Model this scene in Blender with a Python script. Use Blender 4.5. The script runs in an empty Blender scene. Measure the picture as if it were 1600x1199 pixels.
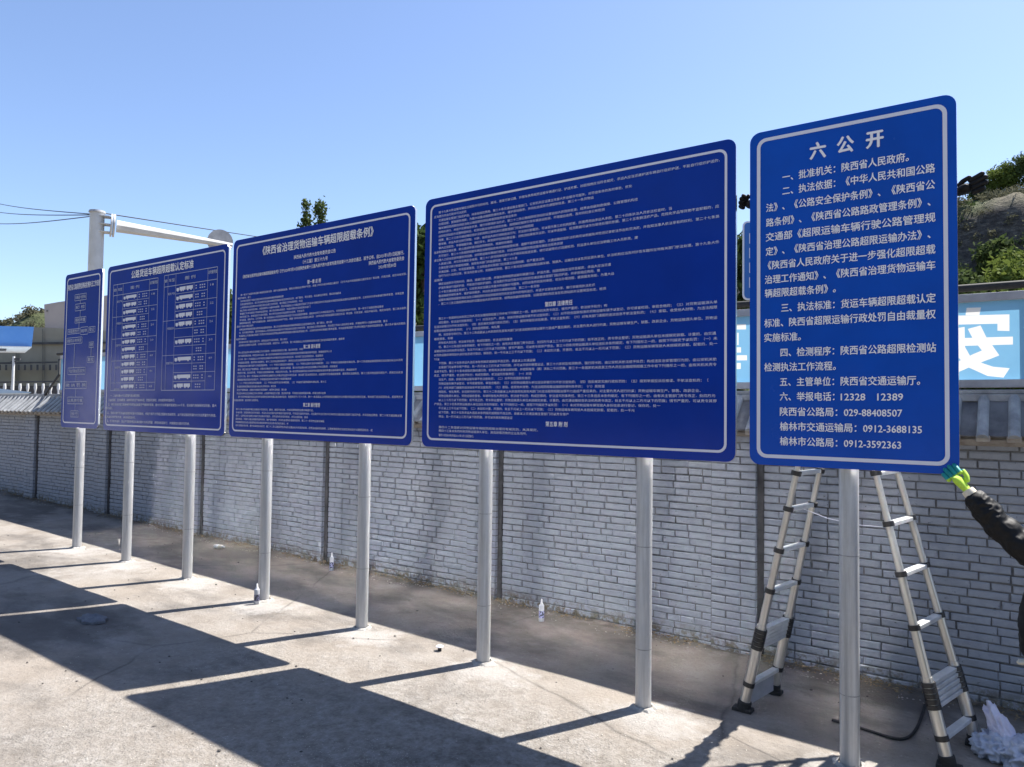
import bpy, bmesh, math, random
import numpy as np
from mathutils import Vector, Matrix, noise as mnoise
random.seed(7); rng = np.random.default_rng(7)
S = bpy.context.scene
COL = S.collection

# ------------------------------------------------------------------ camera
IW, IH, F = 1600.0, 1199.0, 1155.0
CAMH = 2.0
def cray(x, y): return Vector(((x-IW/2)/F, -(y-IH/2)/F, -1.0))
AX = -cray(-850, 620); AX.normalize()
AZ = cray(1175, -31100); AZ = AZ - AX*AZ.dot(AX); AZ.normalize()
if AZ.y < 0: AZ = -AZ
AY = AZ.cross(AX)
RM = Matrix((AX, AY, AZ))                      # camera axes -> world
CP = Vector((0, 0, CAMH))
cam = bpy.data.objects.new('camera', bpy.data.cameras.new('camera'))
cam.data.sensor_width = 36.0; cam.data.lens = F/IW*36.0
cam.data.clip_start = 0.05; cam.data.clip_end = 3000
cam.matrix_world = Matrix.Translation(CP) @ RM.to_4x4()
COL.objects.link(cam); S.camera = cam

# ------------------------------------------------------------------ light
SUNV = Vector((0.235, 0.535, 1.0)).normalized()
EL = math.asin(SUNV.z); AZM = math.atan2(SUNV.x, SUNV.y)
w = bpy.data.worlds.new('World'); S.world = w; w.use_nodes = True
nt = w.node_tree; bg = nt.nodes['Background']
sky = nt.nodes.new('ShaderNodeTexSky'); sky.sky_type = 'NISHITA'; sky.sun_disc = False
sky.sun_elevation = EL; sky.sun_rotation = AZM
sky.air_density = 1.0; sky.dust_density = 1.3; sky.ozone_density = 3.0; sky.altitude = 900
tint = nt.nodes.new('ShaderNodeMix'); tint.data_type = 'RGBA'; tint.blend_type = 'MULTIPLY'; tint.inputs[0].default_value = 1
nt.links.new(sky.outputs[0], tint.inputs[6]); tint.inputs[7].default_value = (1.02, .99, 1.02, 1)
nt.links.new(tint.outputs[2], bg.inputs[0]); bg.inputs[1].default_value = 0.095
sl = bpy.data.lights.new('sun', 'SUN'); sl.energy = 5.0; sl.angle = math.radians(0.53); sl.color = (1, .955, .89)
so = bpy.data.objects.new('sun', sl); COL.objects.link(so)
so.rotation_euler = SUNV.to_track_quat('Z', 'Y').to_euler(); so.location = (5, 12, 25)
S.view_settings.view_transform = 'Standard'; S.view_settings.look = 'None'
S.view_settings.exposure = 1.28; S.view_settings.gamma = 1; S.view_settings.use_curve_mapping = False
S.cycles.caustics_reflective = True; S.cycles.blur_glossy = 0.0
S.cycles.max_bounces = 8; S.cycles.diffuse_bounces = 4; S.cycles.sample_clamp_indirect = 0

# ------------------------------------------------------------------ helpers
def at(px, py, d):                               # a point of the place from a bearing and a distance
    return CP + RM @ cray(px, py)*d
def on_y(px, py, Y):
    d = RM @ cray(px, py); t = (Y-CP.y)/d.y; return CP + d*t
def gz(x, y=4):                                  # the yard rises gently to the left
    xx = min(max(x, -22), 2.5)
    return -0.018*xx - 0.01
def on_ground(px, py):
    d = RM @ cray(px, py); z = 0
    for _ in range(8):
        P = CP + d*((z-CP.z)/d.z); z = gz(P.x)
    return P
def tag(o, label=None, cat=None, group=None, kind=None):
    if label: o['label'] = label
    if cat: o['category'] = cat
    if group: o['group'] = group
    if kind: o['kind'] = kind
    return o
def empty(name, loc=(0, 0, 0), label=None, cat=None, group=None):
    o = bpy.data.objects.new(name, None); COL.objects.link(o); o.location = loc
    o.empty_display_size = .1
    return tag(o, label, cat, group)
def link_mesh(name, me, mat=None, parent=None, smooth=False):
    o = bpy.data.objects.new(name, me); COL.objects.link(o)
    if mat:
        for m in (mat if isinstance(mat, (list, tuple)) else [mat]):
            me.materials.append(m)
    if smooth: me.polygons.foreach_set('use_smooth', [True]*len(me.polygons))
    if parent:
        o.parent = parent
        pw = parent_world(parent)
        o.matrix_parent_inverse = pw.inverted()
    return o
def parent_world(p):
    M = p.matrix_basis.copy(); q = p
    while q.parent:
        M = q.parent.matrix_basis @ q.matrix_parent_inverse @ M if False else (q.matrix_parent_inverse @ M)
        q = q.parent; M = q.matrix_basis @ M
    return M
class MB:
    def __init__(s): s.v = []; s.f = []; s.mi = []
    def add(s, vs, fs, mi=0):
        b = len(s.v); s.v += [tuple(v) for v in vs]; s.f += [tuple(b+i for i in f) for f in fs]; s.mi += [mi]*len(fs)
    def box(s, c, d, rot=None, mi=0):
        c = Vector(c); x, y, z = d[0]/2, d[1]/2, d[2]/2
        vs = [Vector((i, j, k)) for k in (-z, z) for j in (-y, y) for i in (-x, x)]
        if rot is not None: vs = [rot @ v for v in vs]
        s.add([v+c for v in vs], [(0, 2, 3, 1), (4, 5, 7, 6), (0, 1, 5, 4), (2, 6, 7, 3), (0, 4, 6, 2), (1, 3, 7, 5)], mi)
    def bx(s, x0, x1, y0, y1, z0, z1, mi=0):
        s.box(((x0+x1)/2, (y0+y1)/2, (z0+z1)/2), (x1-x0, y1-y0, z1-z0), None, mi)
    def bar(s, a, b, w_, h_, mi=0, up=Vector((0, 0, 1))):
        a = Vector(a); b = Vector(b); d = (b-a).normalized()
        if abs(d.dot(up)) > .98: up = Vector((0, 1, 0))
        r = d.cross(up).normalized(); u = r.cross(d)
        vs = [p + r*i*w_/2 + u*j*h_/2 for p in (a, b) for (i, j) in ((-1, -1), (1, -1), (1, 1), (-1, 1))]
        s.add(vs, [(3, 2, 1, 0), (4, 5, 6, 7), (0, 1, 5, 4), (1, 2, 6, 5), (2, 3, 7, 6), (3, 0, 4, 7)], mi)
    def tube(s, pts, rad, n=12, caps=True, mi=0, flat=None):
        pts = [Vector(p) for p in pts]
        if not isinstance(rad, (list, tuple)): rad = [rad]*len(pts)
        vs = []; fs = []
        ref = None
        for i, p in enumerate(pts):
            d = (pts[min(i+1, len(pts)-1)] - pts[max(i-1, 0)]).normalized()
            if ref is None:
                ref = Vector((0, 0, 1)) if abs(d.z) < .9 else Vector((1, 0, 0))
            r = d.cross(ref).normalized(); u = r.cross(d).normalized(); ref = u
            for k in range(n):
                a = 2*math.pi*k/n
                vs.append(p + (r*math.cos(a) + u*math.sin(a))*rad[i])
        for i in range(len(pts)-1):
            for k in range(n):
                k2 = (k+1) % n
                fs.append((i*n+k, i*n+k2, (i+1)*n+k2, (i+1)*n+k))
        if caps:
            fs.append(tuple(range(n))[::-1]); fs.append(tuple((len(pts)-1)*n+k for k in range(n)))
        s.add(vs, fs, mi)
    def lathe(s, base, prof, n=16, axis=Vector((0, 0, 1)), mi=0):
        base = Vector(base); q = Vector((0, 0, 1)).rotation_difference(axis)
        vs = []; fs = []
        for (r, z) in prof:
            for k in range(n):
                a = 2*math.pi*k/n
                vs.append(base + q @ Vector((r*math.cos(a), r*math.sin(a), z)))
        for i in range(len(prof)-1):
            for k in range(n):
                k2 = (k+1) % n
                fs.append((i*n+k, i*n+k2, (i+1)*n+k2, (i+1)*n+k))
        fs.append(tuple(range(n))[::-1]); fs.append(tuple((len(prof)-1)*n+k for k in range(n)))
        s.add(vs, fs, mi)
    def prism(s, poly, off, mi=0):
        n = len(poly); off = Vector(off)
        vs = [Vector(p) for p in poly] + [Vector(p)+off for p in poly]
        fs = [tuple(range(n)), tuple(range(2*n-1, n-1, -1))] + [(i, i+n, (i+1) % n+n, (i+1) % n) for i in range(n)]
        s.add(vs, fs, mi)
    def mesh(s, name, fix=True):
        me = bpy.data.meshes.new(name); me.from_pydata(s.v, [], s.f)
        me.polygons.foreach_set('material_index', s.mi)
        if fix:
            bm = bmesh.new(); bm.from_mesh(me); bmesh.ops.recalc_face_normals(bm, faces=bm.faces); bm.to_mesh(me); bm.free()
        me.update(); return me
    def build(s, name, mat, parent=None, smooth=False, bevel=0, fix=True):
        o = link_mesh(name, s.mesh(name, fix), mat, parent, smooth)
        if smooth:
            try: o.data.set_sharp_from_angle(angle=math.radians(40))
            except Exception: pass
        if bevel:
            b = o.modifiers.new('b', 'BEVEL'); b.width = bevel; b.segments = 2; b.limit_method = 'ANGLE'
        return o

# ------------------------------------------------------------------ materials
def base_mat(name, col=(.5, .5, .5), rough=.6, metal=0, spec=.5):
    m = bpy.data.materials.new(name); m.use_nodes = True
    p = m.node_tree.nodes['Principled BSDF']
    p.inputs['Base Color'].default_value = (*col, 1); p.inputs['Roughness'].default_value = rough
    p.inputs['Metallic'].default_value = metal; p.inputs['Specular IOR Level'].default_value = spec
    return m
def N(m, t, **kw):
    n = m.node_tree.nodes.new(t)
    for k, v in kw.items():
        if k.startswith('i_'): n.inputs[k[2:].replace('_', ' ')].default_value = v
        else: setattr(n, k, v)
    return n
def L(m, a, b): m.node_tree.links.new(a, b)
def ramp(m, fac, stops):
    r = N(m, 'ShaderNodeValToRGB'); e = r.color_ramp.elements
    while len(e) < len(stops): e.new(.5)
    for el, (p, c) in zip(e, stops):
        el.position = p; el.color = (*c, 1) if len(c) == 3 else c
    L(m, fac, r.inputs[0]); return r.outputs[0]
def coords(m, obj=False, scale=None):
    t = N(m, 'ShaderNodeTexCoord') if obj else N(m, 'ShaderNodeNewGeometry')
    o = t.outputs['Object'] if obj else t.outputs['Position']
    if scale:
        mp = N(m, 'ShaderNodeMapping'); mp.inputs['Scale'].default_value = scale; L(m, o, mp.inputs[0]); o = mp.outputs[0]
    return o
def noise(m, vec, scale, detail=5, rough=.6):
    n = N(m, 'ShaderNodeTexNoise'); n.inputs['Scale'].default_value = scale; n.inputs['Detail'].default_value = detail
    n.inputs['Roughness'].default_value = rough; L(m, vec, n.inputs['Vector']); return n.outputs['Fac']
def mixc(m, fac, a, b, mode='MIX'):
    n = N(m, 'ShaderNodeMix', data_type='RGBA', blend_type=mode)
    for inp, v in ((n.inputs[0], fac), (n.inputs[6], a), (n.inputs[7], b)):
        if hasattr(v, 'links') or isinstance(v, bpy.types.NodeSocket): L(m, v, inp)
        elif isinstance(v, (int, float)): inp.default_value = v
        else: inp.default_value = (*v, 1)
    return n.outputs[2]
def setc(m, sock, name='Base Color'): L(m, sock, m.node_tree.nodes['Principled BSDF'].inputs[name])
def bump(m, h, strength=.3, dist=.01, prev=None):
    b = N(m, 'ShaderNodeBump'); b.inputs['Strength'].default_value = strength; b.inputs['Distance'].default_value = dist
    L(m, h, b.inputs['Height'])
    if prev: L(m, prev, b.inputs['Normal'])
    L(m, b.outputs[0], m.node_tree.nodes['Principled BSDF'].inputs['Normal']); return b.outputs[0]
def noisy(name, c1, c2, scale=8, rough=.7, bs=.2, bd=.005, obj=False, metal=0, vscale=None, spec=.5, lo=.35, hi=.65):
    m = base_mat(name, c1, rough, metal, spec); v = coords(m, obj, vscale)
    f = noise(m, v, scale); setc(m, ramp(m, f, [(lo, c1), (hi, c2)]))
    if bs: bump(m, noise(m, v, scale*6), bs, bd)
    return m

# ground: dusty trowelled concrete, gravel where the slab is broken up
def ground_mat():
    m = base_mat('ground', rough=.92, spec=.25); v = coords(m)
    big = noise(m, v, .55, 6, .6); mid = noise(m, v, 3.2, 8, .65); fine = noise(m, v, 38, 6, .7); vfine = noise(m, v, 160, 3, .7)
    c = ramp(m, mid, [(.28, (.20, .172, .142)), (.45, (.295, .26, .222)), (.6, (.355, .322, .283)), (.78, (.43, .395, .355))])
    c = mixc(m, ramp(m, big, [(.42, (0, 0, 0)), (.62, (.7, .7, .7))]), c, (.34, .29, .235))
    c = mixc(m, ramp(m, fine, [(.30, (.55, .55, .55)), (.44, (0, 0, 0))]), c, (.17, .15, .13))
    c = mixc(m, ramp(m, fine, [(.60, (0, 0, 0)), (.72, (.55, .55, .55))]), c, (.60, .57, .53))
    # gravelly zone: near, right hand
    sp = N(m, 'ShaderNodeSeparateXYZ'); L(m, v, sp.inputs[0])
    def mr(s, a, b):
        r = N(m, 'ShaderNodeMapRange'); r.inputs[1].default_value = a; r.inputs[2].default_value = b; L(m, s, r.inputs[0]); return r.outputs[0]
    gx = mr(sp.outputs[0], -6.2, -2.6); gy = mr(sp.outputs[1], 4.7, 3.4)
    mu = N(m, 'ShaderNodeMath', operation='MULTIPLY'); L(m, gx, mu.inputs[0]); L(m, gy, mu.inputs[1])
    ad = N(m, 'ShaderNodeMath', operation='MULTIPLY_ADD'); L(m, mid, ad.inputs[0]); ad.inputs[1].default_value = 1.6; ad.inputs[2].default_value = -.8
    a2 = N(m, 'ShaderNodeMath', operation='ADD', use_clamp=True); L(m, mu.outputs[0], a2.inputs[0]); L(m, ad.outputs[0], a2.inputs[1])
    g = N(m, 'ShaderNodeMath', operation='MULTIPLY', use_clamp=True); L(m, a2.outputs[0], g.inputs[0]); L(m, mr(mu.outputs[0], 0, .25), g.inputs[1])
    gm = g.outputs[0]
    vo = N(m, 'ShaderNodeTexVoronoi'); vo.inputs['Scale'].default_value = 62; L(m, v, vo.inputs['Vector'])
    vo2 = N(m, 'ShaderNodeTexVoronoi'); vo2.inputs['Scale'].default_value = 30; L(m, v, vo2.inputs['Vector'])
    gc = ramp(m, vo.outputs['Color'], [(.1, (.22, .19, .16)), (.5, (.40, .36, .31)), (.85, (.60, .56, .50))])
    c = mixc(m, gm, c, mixc(m, .5, c, gc))
    # dark oily stains
    st = noise(m, coords(m, False, (.55, 1.0, 1)), 1.15, 7, .62)
    c = mixc(m, ramp(m, st, [(.50, (0, 0, 0)), (.62, (.7, .7, .7))]), c, (.11, .098, .088))
    # pale cement splashed round the foot of every post
    wob = noise(m, v, 7, 6, .7); acc = None
    for px_ in (-9.93, -8.66, -7.38, -6.10, -4.72, -3.44, -2.10, -.845):
        vd = N(m, 'ShaderNodeVectorMath', operation='DISTANCE'); L(m, coords(m, False, (.8, 1.0, 0)), vd.inputs[0]); vd.inputs[1].default_value = ((px_+.10)*.8, 4.50, 0)
        acc2 = vd.outputs['Value']
        if acc is None: acc = acc2
        else:
            mn = N(m, 'ShaderNodeMath', operation='MINIMUM'); L(m, acc, mn.inputs[0]); L(m, acc2, mn.inputs[1]); acc = mn.outputs[0]
    ma = N(m, 'ShaderNodeMath', operation='MULTIPLY_ADD'); L(m, wob, ma.inputs[0]); ma.inputs[1].default_value = .75; L(m, acc, ma.inputs[2])
    c = mixc(m, ramp(m, ma.outputs[0], [(.50, (.55, .55, .55)), (.68, (0, 0, 0))]), c, (.50, .475, .44))
    # hairline cracks
    cv = N(m, 'ShaderNodeTexVoronoi', feature='DISTANCE_TO_EDGE'); cv.inputs['Scale'].default_value = .42
    dn = N(m, 'ShaderNodeMix', data_type='VECTOR'); dn.inputs[0].default_value = .12; L(m, v, dn.inputs[4])
    ncol = N(m, 'ShaderNodeTexNoise'); ncol.inputs['Scale'].default_value = 2.5; ncol.inputs['Detail'].default_value = 6; L(m, v, ncol.inputs['Vector']); L(m, ncol.outputs['Color'], dn.inputs[5])
    L(m, dn.outputs[1], cv.inputs['Vector'])
    ck = N(m, 'ShaderNodeMath', operation='MULTIPLY', use_clamp=True); L(m, ramp(m, cv.outputs['Distance'], [(.0, (.7, .7, .7)), (.006, (0, 0, 0))]), ck.inputs[0]); L(m, ramp(m, big, [(.45, (0, 0, 0)), (.55, (1, 1, 1))]), ck.inputs[1])
    c = mixc(m, ck.outputs[0], c, (.09, .08, .07))
    # dark brown band, broken by noise, along the foot of the wall
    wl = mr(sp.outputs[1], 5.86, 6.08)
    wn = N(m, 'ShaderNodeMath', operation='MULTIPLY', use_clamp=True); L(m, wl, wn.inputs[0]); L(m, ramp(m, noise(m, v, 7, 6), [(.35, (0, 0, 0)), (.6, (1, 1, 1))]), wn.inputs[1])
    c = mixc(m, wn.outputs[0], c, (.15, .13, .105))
    c = mixc(m, gm, c, mixc(m, .6, c, ramp(m, noise(m, v, 13, 8, .7), [(.36, (.15, .128, .105)), (.5, (.33, .30, .26)), (.66, (.52, .49, .45))])))
    c = mixc(m, 1.0, c, (.755, .765, .785), 'MULTIPLY')
    setc(m, c)
    lm = N(m, 'ShaderNodeMath', operation='MULTIPLY'); L(m, noise(m, v, 13, 8, .7), lm.inputs[0]); L(m, gm, lm.inputs[1])
    b0 = bump(m, mid, .45, .025); b1 = bump(m, lm.outputs[0], .9, .035, b0); b2 = bump(m, fine, .9, .013, b1); b3 = bump(m, vfine, .5, .004, b2)
    hgt = N(m, 'ShaderNodeMath', operation='MULTIPLY'); L(m, gm, hgt.inputs[0])
    inv = N(m, 'ShaderNodeMath', operation='SUBTRACT'); inv.inputs[0].default_value = 1; L(m, vo.outputs['Distance'], inv.inputs[1])
    L(m, inv.outputs[0], hgt.inputs[1]); bump(m, hgt.outputs[0], .9, .008, b3)
    return m
M = {}
M['ground'] = ground_mat()
def brick_mat(name='painted_brick'):
    m = base_mat(name, rough=.75, spec=.3); v = coords(m)
    oi = N(m, 'ShaderNodeObjectInfo')
    n1 = noise(m, v, 1.1, 6, .6); n2 = noise(m, v, 14, 6, .65)
    br = N(m, 'ShaderNodeTexVoronoi'); br.inputs['Scale'].default_value = 1.0
    mp = N(m, 'ShaderNodeMapping'); mp.inputs['Scale'].default_value = (4.1, .01, 16.5); L(m, v, mp.inputs[0]); L(m, mp.outputs[0], br.inputs['Vector'])
    c = ramp(m, n2, [(.25, (.31, .345, .40)), (.5, (.39, .43, .49)), (.75, (.46, .50, .56))])
    c = mixc(m, .25, c, ramp(m, br.outputs['Color'], [(.1, (.31, .34, .40)), (.9, (.48, .52, .58))]))
    c = mixc(m, ramp(m, n1, [(.5, (0, 0, 0)), (.75, (.35, .35, .35))]), c, (.36, .35, .33))
    # flaked paint
    c = mixc(m, ramp(m, noise(m, v, 33, 8, .7), [(.66, (0, 0, 0)), (.70, (.8, .8, .8))]), c, (.24, .225, .21))
    # weathered and mossy foot
    sp = N(m, 'ShaderNodeSeparateXYZ'); L(m, v, sp.inputs[0])
    tl = N(m, 'ShaderNodeMath', operation='MULTIPLY_ADD'); L(m, sp.outputs[0], tl.inputs[0]); tl.inputs[1].default_value = .018; L(m, sp.outputs[2], tl.inputs[2])
    r = N(m, 'ShaderNodeMapRange'); r.inputs[1].default_value = .15; r.inputs[2].default_value = -.02; L(m, tl.outputs[0], r.inputs[0])
    k = N(m, 'ShaderNodeMath', operation='MULTIPLY', use_clamp=True); L(m, r.outputs[0], k.inputs[0])
    L(m, ramp(m, noise(m, v, 17, 10, .75), [(.44, (0, 0, 0)), (.56, (1.7, 1.7, 1.7))]), k.inputs[1])
    c = mixc(m, k.outputs[0], c, ramp(m, noise(m, v, 5, 4), [(.4, (.20, .165, .12)), (.6, (.25, .25, .21))]))
    c = mixc(m, ramp(m, noise(m, coords(m, False, (1, 1, 1.7)), 21, 5, .8), [(.63, (0, 0, 0)), (.67, (.9, .9, .9))]), c, (.10, .10, .105))
    c = mixc(m, 1.0, c, (.77, .76, .77), 'MULTIPLY')
    setc(m, c); b = bump(m, n2, .5, .006); bump(m, noise(m, v, 60, 4), .4, .003, b)
    return m
M['brick'] = brick_mat()
M['mortar'] = noisy('old_mortar', (.085, .087, .093), (.22, .225, .235), 12, .95, .6, .006)
M['joint'] = noisy('dark_joint', (.035, .035, .04), (.08, .08, .085), 9, .9, .3, .004)
M['tile'] = noisy('grey_clay_tile', (.22, .23, .24), (.38, .39, .40), 7, .8, .4, .004)
M['tile_dk'] = noisy('dark_pan_tile', (.10, .10, .105), (.19, .19, .195), 6, .85, .5, .005)  # pans have a darker tone than the barrels
M['frame_grey_dark'] = noisy('weld_grey', (.22, .22, .22), (.36, .36, .36), 30, .6, .2, .002)
M['cement'] = noisy('cement_smear', (.27, .235, .20), (.42, .39, .35), 11, .9, .5, .006)
M['footing'] = noisy('pale_cement', (.30, .285, .26), (.42, .40, .37), 18, .9, .7, .008)
def blue(name, c, rough=.16):
    m = base_mat(name, c, rough, 0, .2); v = coords(m)
    f = noise(m, v, 2.2, 5, .6)
    setc(m, ramp(m, f, [(.3, tuple(x*.9 for x in c)), (.7, tuple(min(1, x*1.12) for x in c))]))
    setc(m, ramp(m, noise(m, v, 5, 6), [(.3, (rough*.75,)*3), (.7, (rough*1.4,)*3)]), 'Roughness')
    bump(m, noise(m, v, .9, 2), .16, .03)
    return m
M['blue_deep'] = blue('deep_blue_sheeting', (.0002, .030, .29), .12)
M['blue_new'] = blue('bright_blue_sheeting', (.001, .066, .42), .2)
M['white'] = base_mat('reflective_white_print', (.66, .67, .76), .35)
M['white_dim'] = base_mat('fine_white_print', (.68, .70, .78), .4)
M['print_far'] = base_mat('faint_white_print', (.42, .45, .58), .4)
M['silver'] = base_mat('white_title_print', (.80, .80, .84), .35)
def alu():
    m = base_mat('bare_aluminium_sheet', (.80, .80, .82), .27, .95); v = coords(m, False, (1, 1, .15))
    setc(m, ramp(m, noise(m, v, 2.2, 3), [(.3, (.19,)*3), (.7, (.23,)*3)]), 'Roughness')
    p = m.node_tree.nodes['Principled BSDF']; p.inputs['Anisotropic'].default_value = .97; p.inputs['Anisotropic Rotation'].default_value = .25
    tg = N(m, 'ShaderNodeTangent', direction_type='RADIAL', axis='Z'); L(m, tg.outputs[0], p.inputs['Tangent'])
    bump(m, noise(m, coords(m, False, (.25, 1, 2.5)), 1.1, 2), .10, .04); return m
M['alu'] = alu()
def galv():
    m = base_mat('galvanised_steel', (.5, .5, .5), .45, .35); v = coords(m, False, (1, 1, .05))
    f = noise(m, v, 26, 6, .7)
    setc(m, ramp(m, f, [(.25, (.32, .315, .31)), (.5, (.46, .46, .465)), (.75, (.60, .61, .62))]))
    setc(m, ramp(m, noise(m, coords(m), 20, 5), [(.3, (.36,)*3), (.7, (.6,)*3)]), 'Roughness')
    bump(m, f, .12, .004); return m
M['galv'] = galv()
M['ladder'] = noisy('ladder_aluminium', (.50, .48, .45), (.66, .65, .62), 5, .33, .05, .001, metal=.75, vscale=(1, 1, .3))
M['rung'] = noisy('rung_aluminium', (.66, .67, .67), (.80, .81, .81), 9, .35, .05, .001, metal=.5)
M['black'] = noisy('black_plastic', (.012, .012, .013), (.03, .03, .032), 12, .45, .1, .001)
M['rubber'] = noisy('black_rubber', (.014, .014, .014), (.028, .028, .028), 20, .75, .1, .001)
M['cloth_black'] = noisy('black_jacket', (.003, .003, .0035), (.007, .007, .008), 30, .6, .2, .003, spec=.28)
M['trouser'] = noisy('dark_trousers', (.02, .022, .03), (.035, .038, .05), 25, .9, .2, .002)
M['skin'] = noisy('skin', (.42, .25, .17), (.50, .31, .22), 20, .55, .05, .001)
M['hair'] = noisy('black_hair', (.01, .009, .008), (.025, .02, .018), 40, .5, .3, .002)
M['lime'] = noisy('lime_knit', (.38, .62, .04), (.50, .72, .08), 90, .8, .5, .001)
M['teal'] = noisy('teal_rubber_dip', (.0, .20, .19), (.01, .32, .29), 50, .55, .3, .001)
M['cream'] = noisy('cream_cuff', (.62, .55, .42), (.72, .66, .54), 50, .9, .3, .001)
M['bark'] = noisy('bark', (.10, .075, .05), (.19, .15, .11), 9, .95, .7, .02)
def leafm(name, a, b, c):
    m = base_mat(name, a, .8, 0, .08); v = coords(m)
    oi = noise(m, v, .9, 3); of = noise(m, v, 6, 3)
    col = ramp(m, oi, [(.3, a), (.5, b), (.7, c)])
    col = mixc(m, .5, col, ramp(m, of, [(.3, a), (.7, c)])); setc(m, col)
    tr = N(m, 'ShaderNodeBsdfTranslucent'); L(m, col, tr.inputs[0])
    mx = N(m, 'ShaderNodeMixShader'); mx.inputs[0].default_value = .3
    p = m.node_tree.nodes['Principled BSDF']; out = m.node_tree.nodes['Material Output']
    L(m, p.outputs[0], mx.inputs[1]); L(m, tr.outputs[0], mx.inputs[2]); L(m, mx.outputs[0], out.inputs[0])
    return m
M['leaf_dark'] = leafm('dark_foliage', (.025, .045, .018), (.045, .08, .025), (.08, .12, .035))
M['leaf_mid'] = leafm('mid_foliage', (.04, .062, .022), (.07, .10, .034), (.11, .145, .05))
M['leaf_light'] = leafm('spring_foliage', (.07, .10, .022), (.12, .16, .035), (.19, .235, .055))
M['leaf_dry'] = leafm('dry_scrub', (.065, .068, .045), (.10, .10, .065), (.145, .14, .09))

# ------------------------------------------------------------------ ground sheet
def axis_pts(lo, fine0, fine1, hi, step):
    a = list(np.arange(fine0, fine1+1e-6, step)); s = step; x = fine1
    while x < hi: s *= 1.35; x += s; a.append(min(x, hi))
    s = step; x = fine0; pre = []
    while x > lo: s *= 1.35; x -= s; pre.append(max(x, lo))
    return np.array(pre[::-1]+a)
def build_ground():
    xs = axis_pts(-900, -17, 1.5, 900, .085); ys = axis_pts(-900, 1.2, 6.4, 900, .075)
    nx, ny = len(xs), len(ys); vs = []
    for y in ys:
        for x in xs:
            z = gz(x)
            if -18 < x < 2 and .8 < y < 6.6:
                z += .006*mnoise.noise(Vector((x*1.3, y*1.3, 0))) + .0025*mnoise.noise(Vector((x*6, y*6, 3)))
                if y > 5.6: z += .02*(y-5.6)/.5*max(0, mnoise.noise(Vector((x*3, y*4, 7)))+.4)
            vs.append((x, y, z))
    fs = [(j*nx+i, j*nx+i+1, (j+1)*nx+i+1, (j+1)*nx+i) for j in range(ny-1) for i in range(nx-1)]
    me = bpy.data.meshes.new('ground'); me.from_pydata(vs, [], fs); me.update()
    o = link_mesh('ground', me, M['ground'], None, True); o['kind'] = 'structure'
build_ground()

# ------------------------------------------------------------------ hills (bearing / crest table read off the place)
def bearing(px, py):
    d = RM @ cray(px, py); return math.atan2(d.x, d.y), d.z/math.hypot(d.x, d.y)
CREST = [bearing(*p) for p in [(-400, 500), (0, 512), (20, 507), (40, 498), (70, 492), (120, 490), (200, 488), (360, 470), (480, 452), (560, 435), (655, 415),
         (760, 420), (900, 410), (1000, 395), (1155, 388), (1300, 350), (1420, 330), (1500, 314), (1540, 304), (1600, 294), (1750, 275), (2300, 270), (3500, 330)]]
CA = np.array([c[0] for c in CREST]); CT = np.array([c[1] for c in CREST])
R0, R1 = 42.0, 96.0
def hill_z(az, r):
    ct = float(np.interp(az, CA, CT)); top = ct*R1 + CAMH
    t = (r-R0)/(R1-R0)
    if t <= 0: return -.4
    if t > 1: return top - (t-1)*6
    s = np.interp(t, [0, .12, .3, .52, .60, .74, .80, .88, 1], [-.02, .07, .22, .43, .50, .60, .86, .90, 1.0])
    x, y = r*math.sin(az), r*math.cos(az)
    n = mnoise.fractal(Vector((x*.07, y*.07, 1.3)), 1, 2, 4)
    n += .45*mnoise.fractal(Vector((x*.42, y*.42, 3)), 1, 2, 3)
    return top*s + n*1.6*min(1, t*4)*(1 - max(0, (t-.8)/.2))
def hillside_mat():
    m = base_mat('hillside', rough=.95, spec=.15); v = coords(m); g = N(m, 'ShaderNodeNewGeometry')
    sp = N(m, 'ShaderNodeSeparateXYZ'); L(m, g.outputs['Normal'], sp.inputs[0])
    n1 = noise(m, v, .16, 7, .65); n2 = noise(m, v, 1.1, 8, .7)
    soil = ramp(m, n2, [(.3, (.10, .092, .07)), (.5, (.165, .15, .115)), (.7, (.235, .215, .165))])
    rock = ramp(m, noise(m, coords(m, False, (1, 1, 2)), 1.3, 9, .8), [(.35, (.028, .026, .026)), (.5, (.085, .075, .068)), (.62, (.18, .16, .135))])
    green = ramp(m, n2, [(.3, (.045, .055, .03)), (.7, (.10, .115, .055))])
    c = mixc(m, ramp(m, n1, [(.42, (0, 0, 0)), (.56, (1, 1, 1))]), soil, green)
    c = mixc(m, ramp(m, sp.outputs[2], [(.50, (1, 1, 1)), (.72, (0, 0, 0))]), c, rock)
    setc(m, c); b = bump(m, n2, .8, .6); bump(m, noise(m, v, 5, 5), .6, .15, b); return m
M['hill'] = hillside_mat()
def polar_hill(name, a0, a1, na, r0, r1, nr, fn, mat=None):
    vs = []; fs = []
    for j in range(nr):
        r = r0 + (r1-r0)*j/(nr-1)
        for i in range(na):
            a = a0 + (a1-a0)*i/(na-1); vs.append((r*math.sin(a), r*math.cos(a), fn(a, r)))
    for j in range(nr-1):
        for i in range(na-1): fs.append((j*na+i, j*na+i+1, (j+1)*na+i+1, (j+1)*na+i))
    me = bpy.data.meshes.new(name); me.from_pydata(vs, [], fs); me.update()
    o = link_mesh(name, me, mat or M['hill'], None, True); o['kind'] = 'structure'; return o
polar_hill('hillside', math.radians(-84), math.radians(62), 420, R0-2, R1+70, 120, hill_z)
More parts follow.
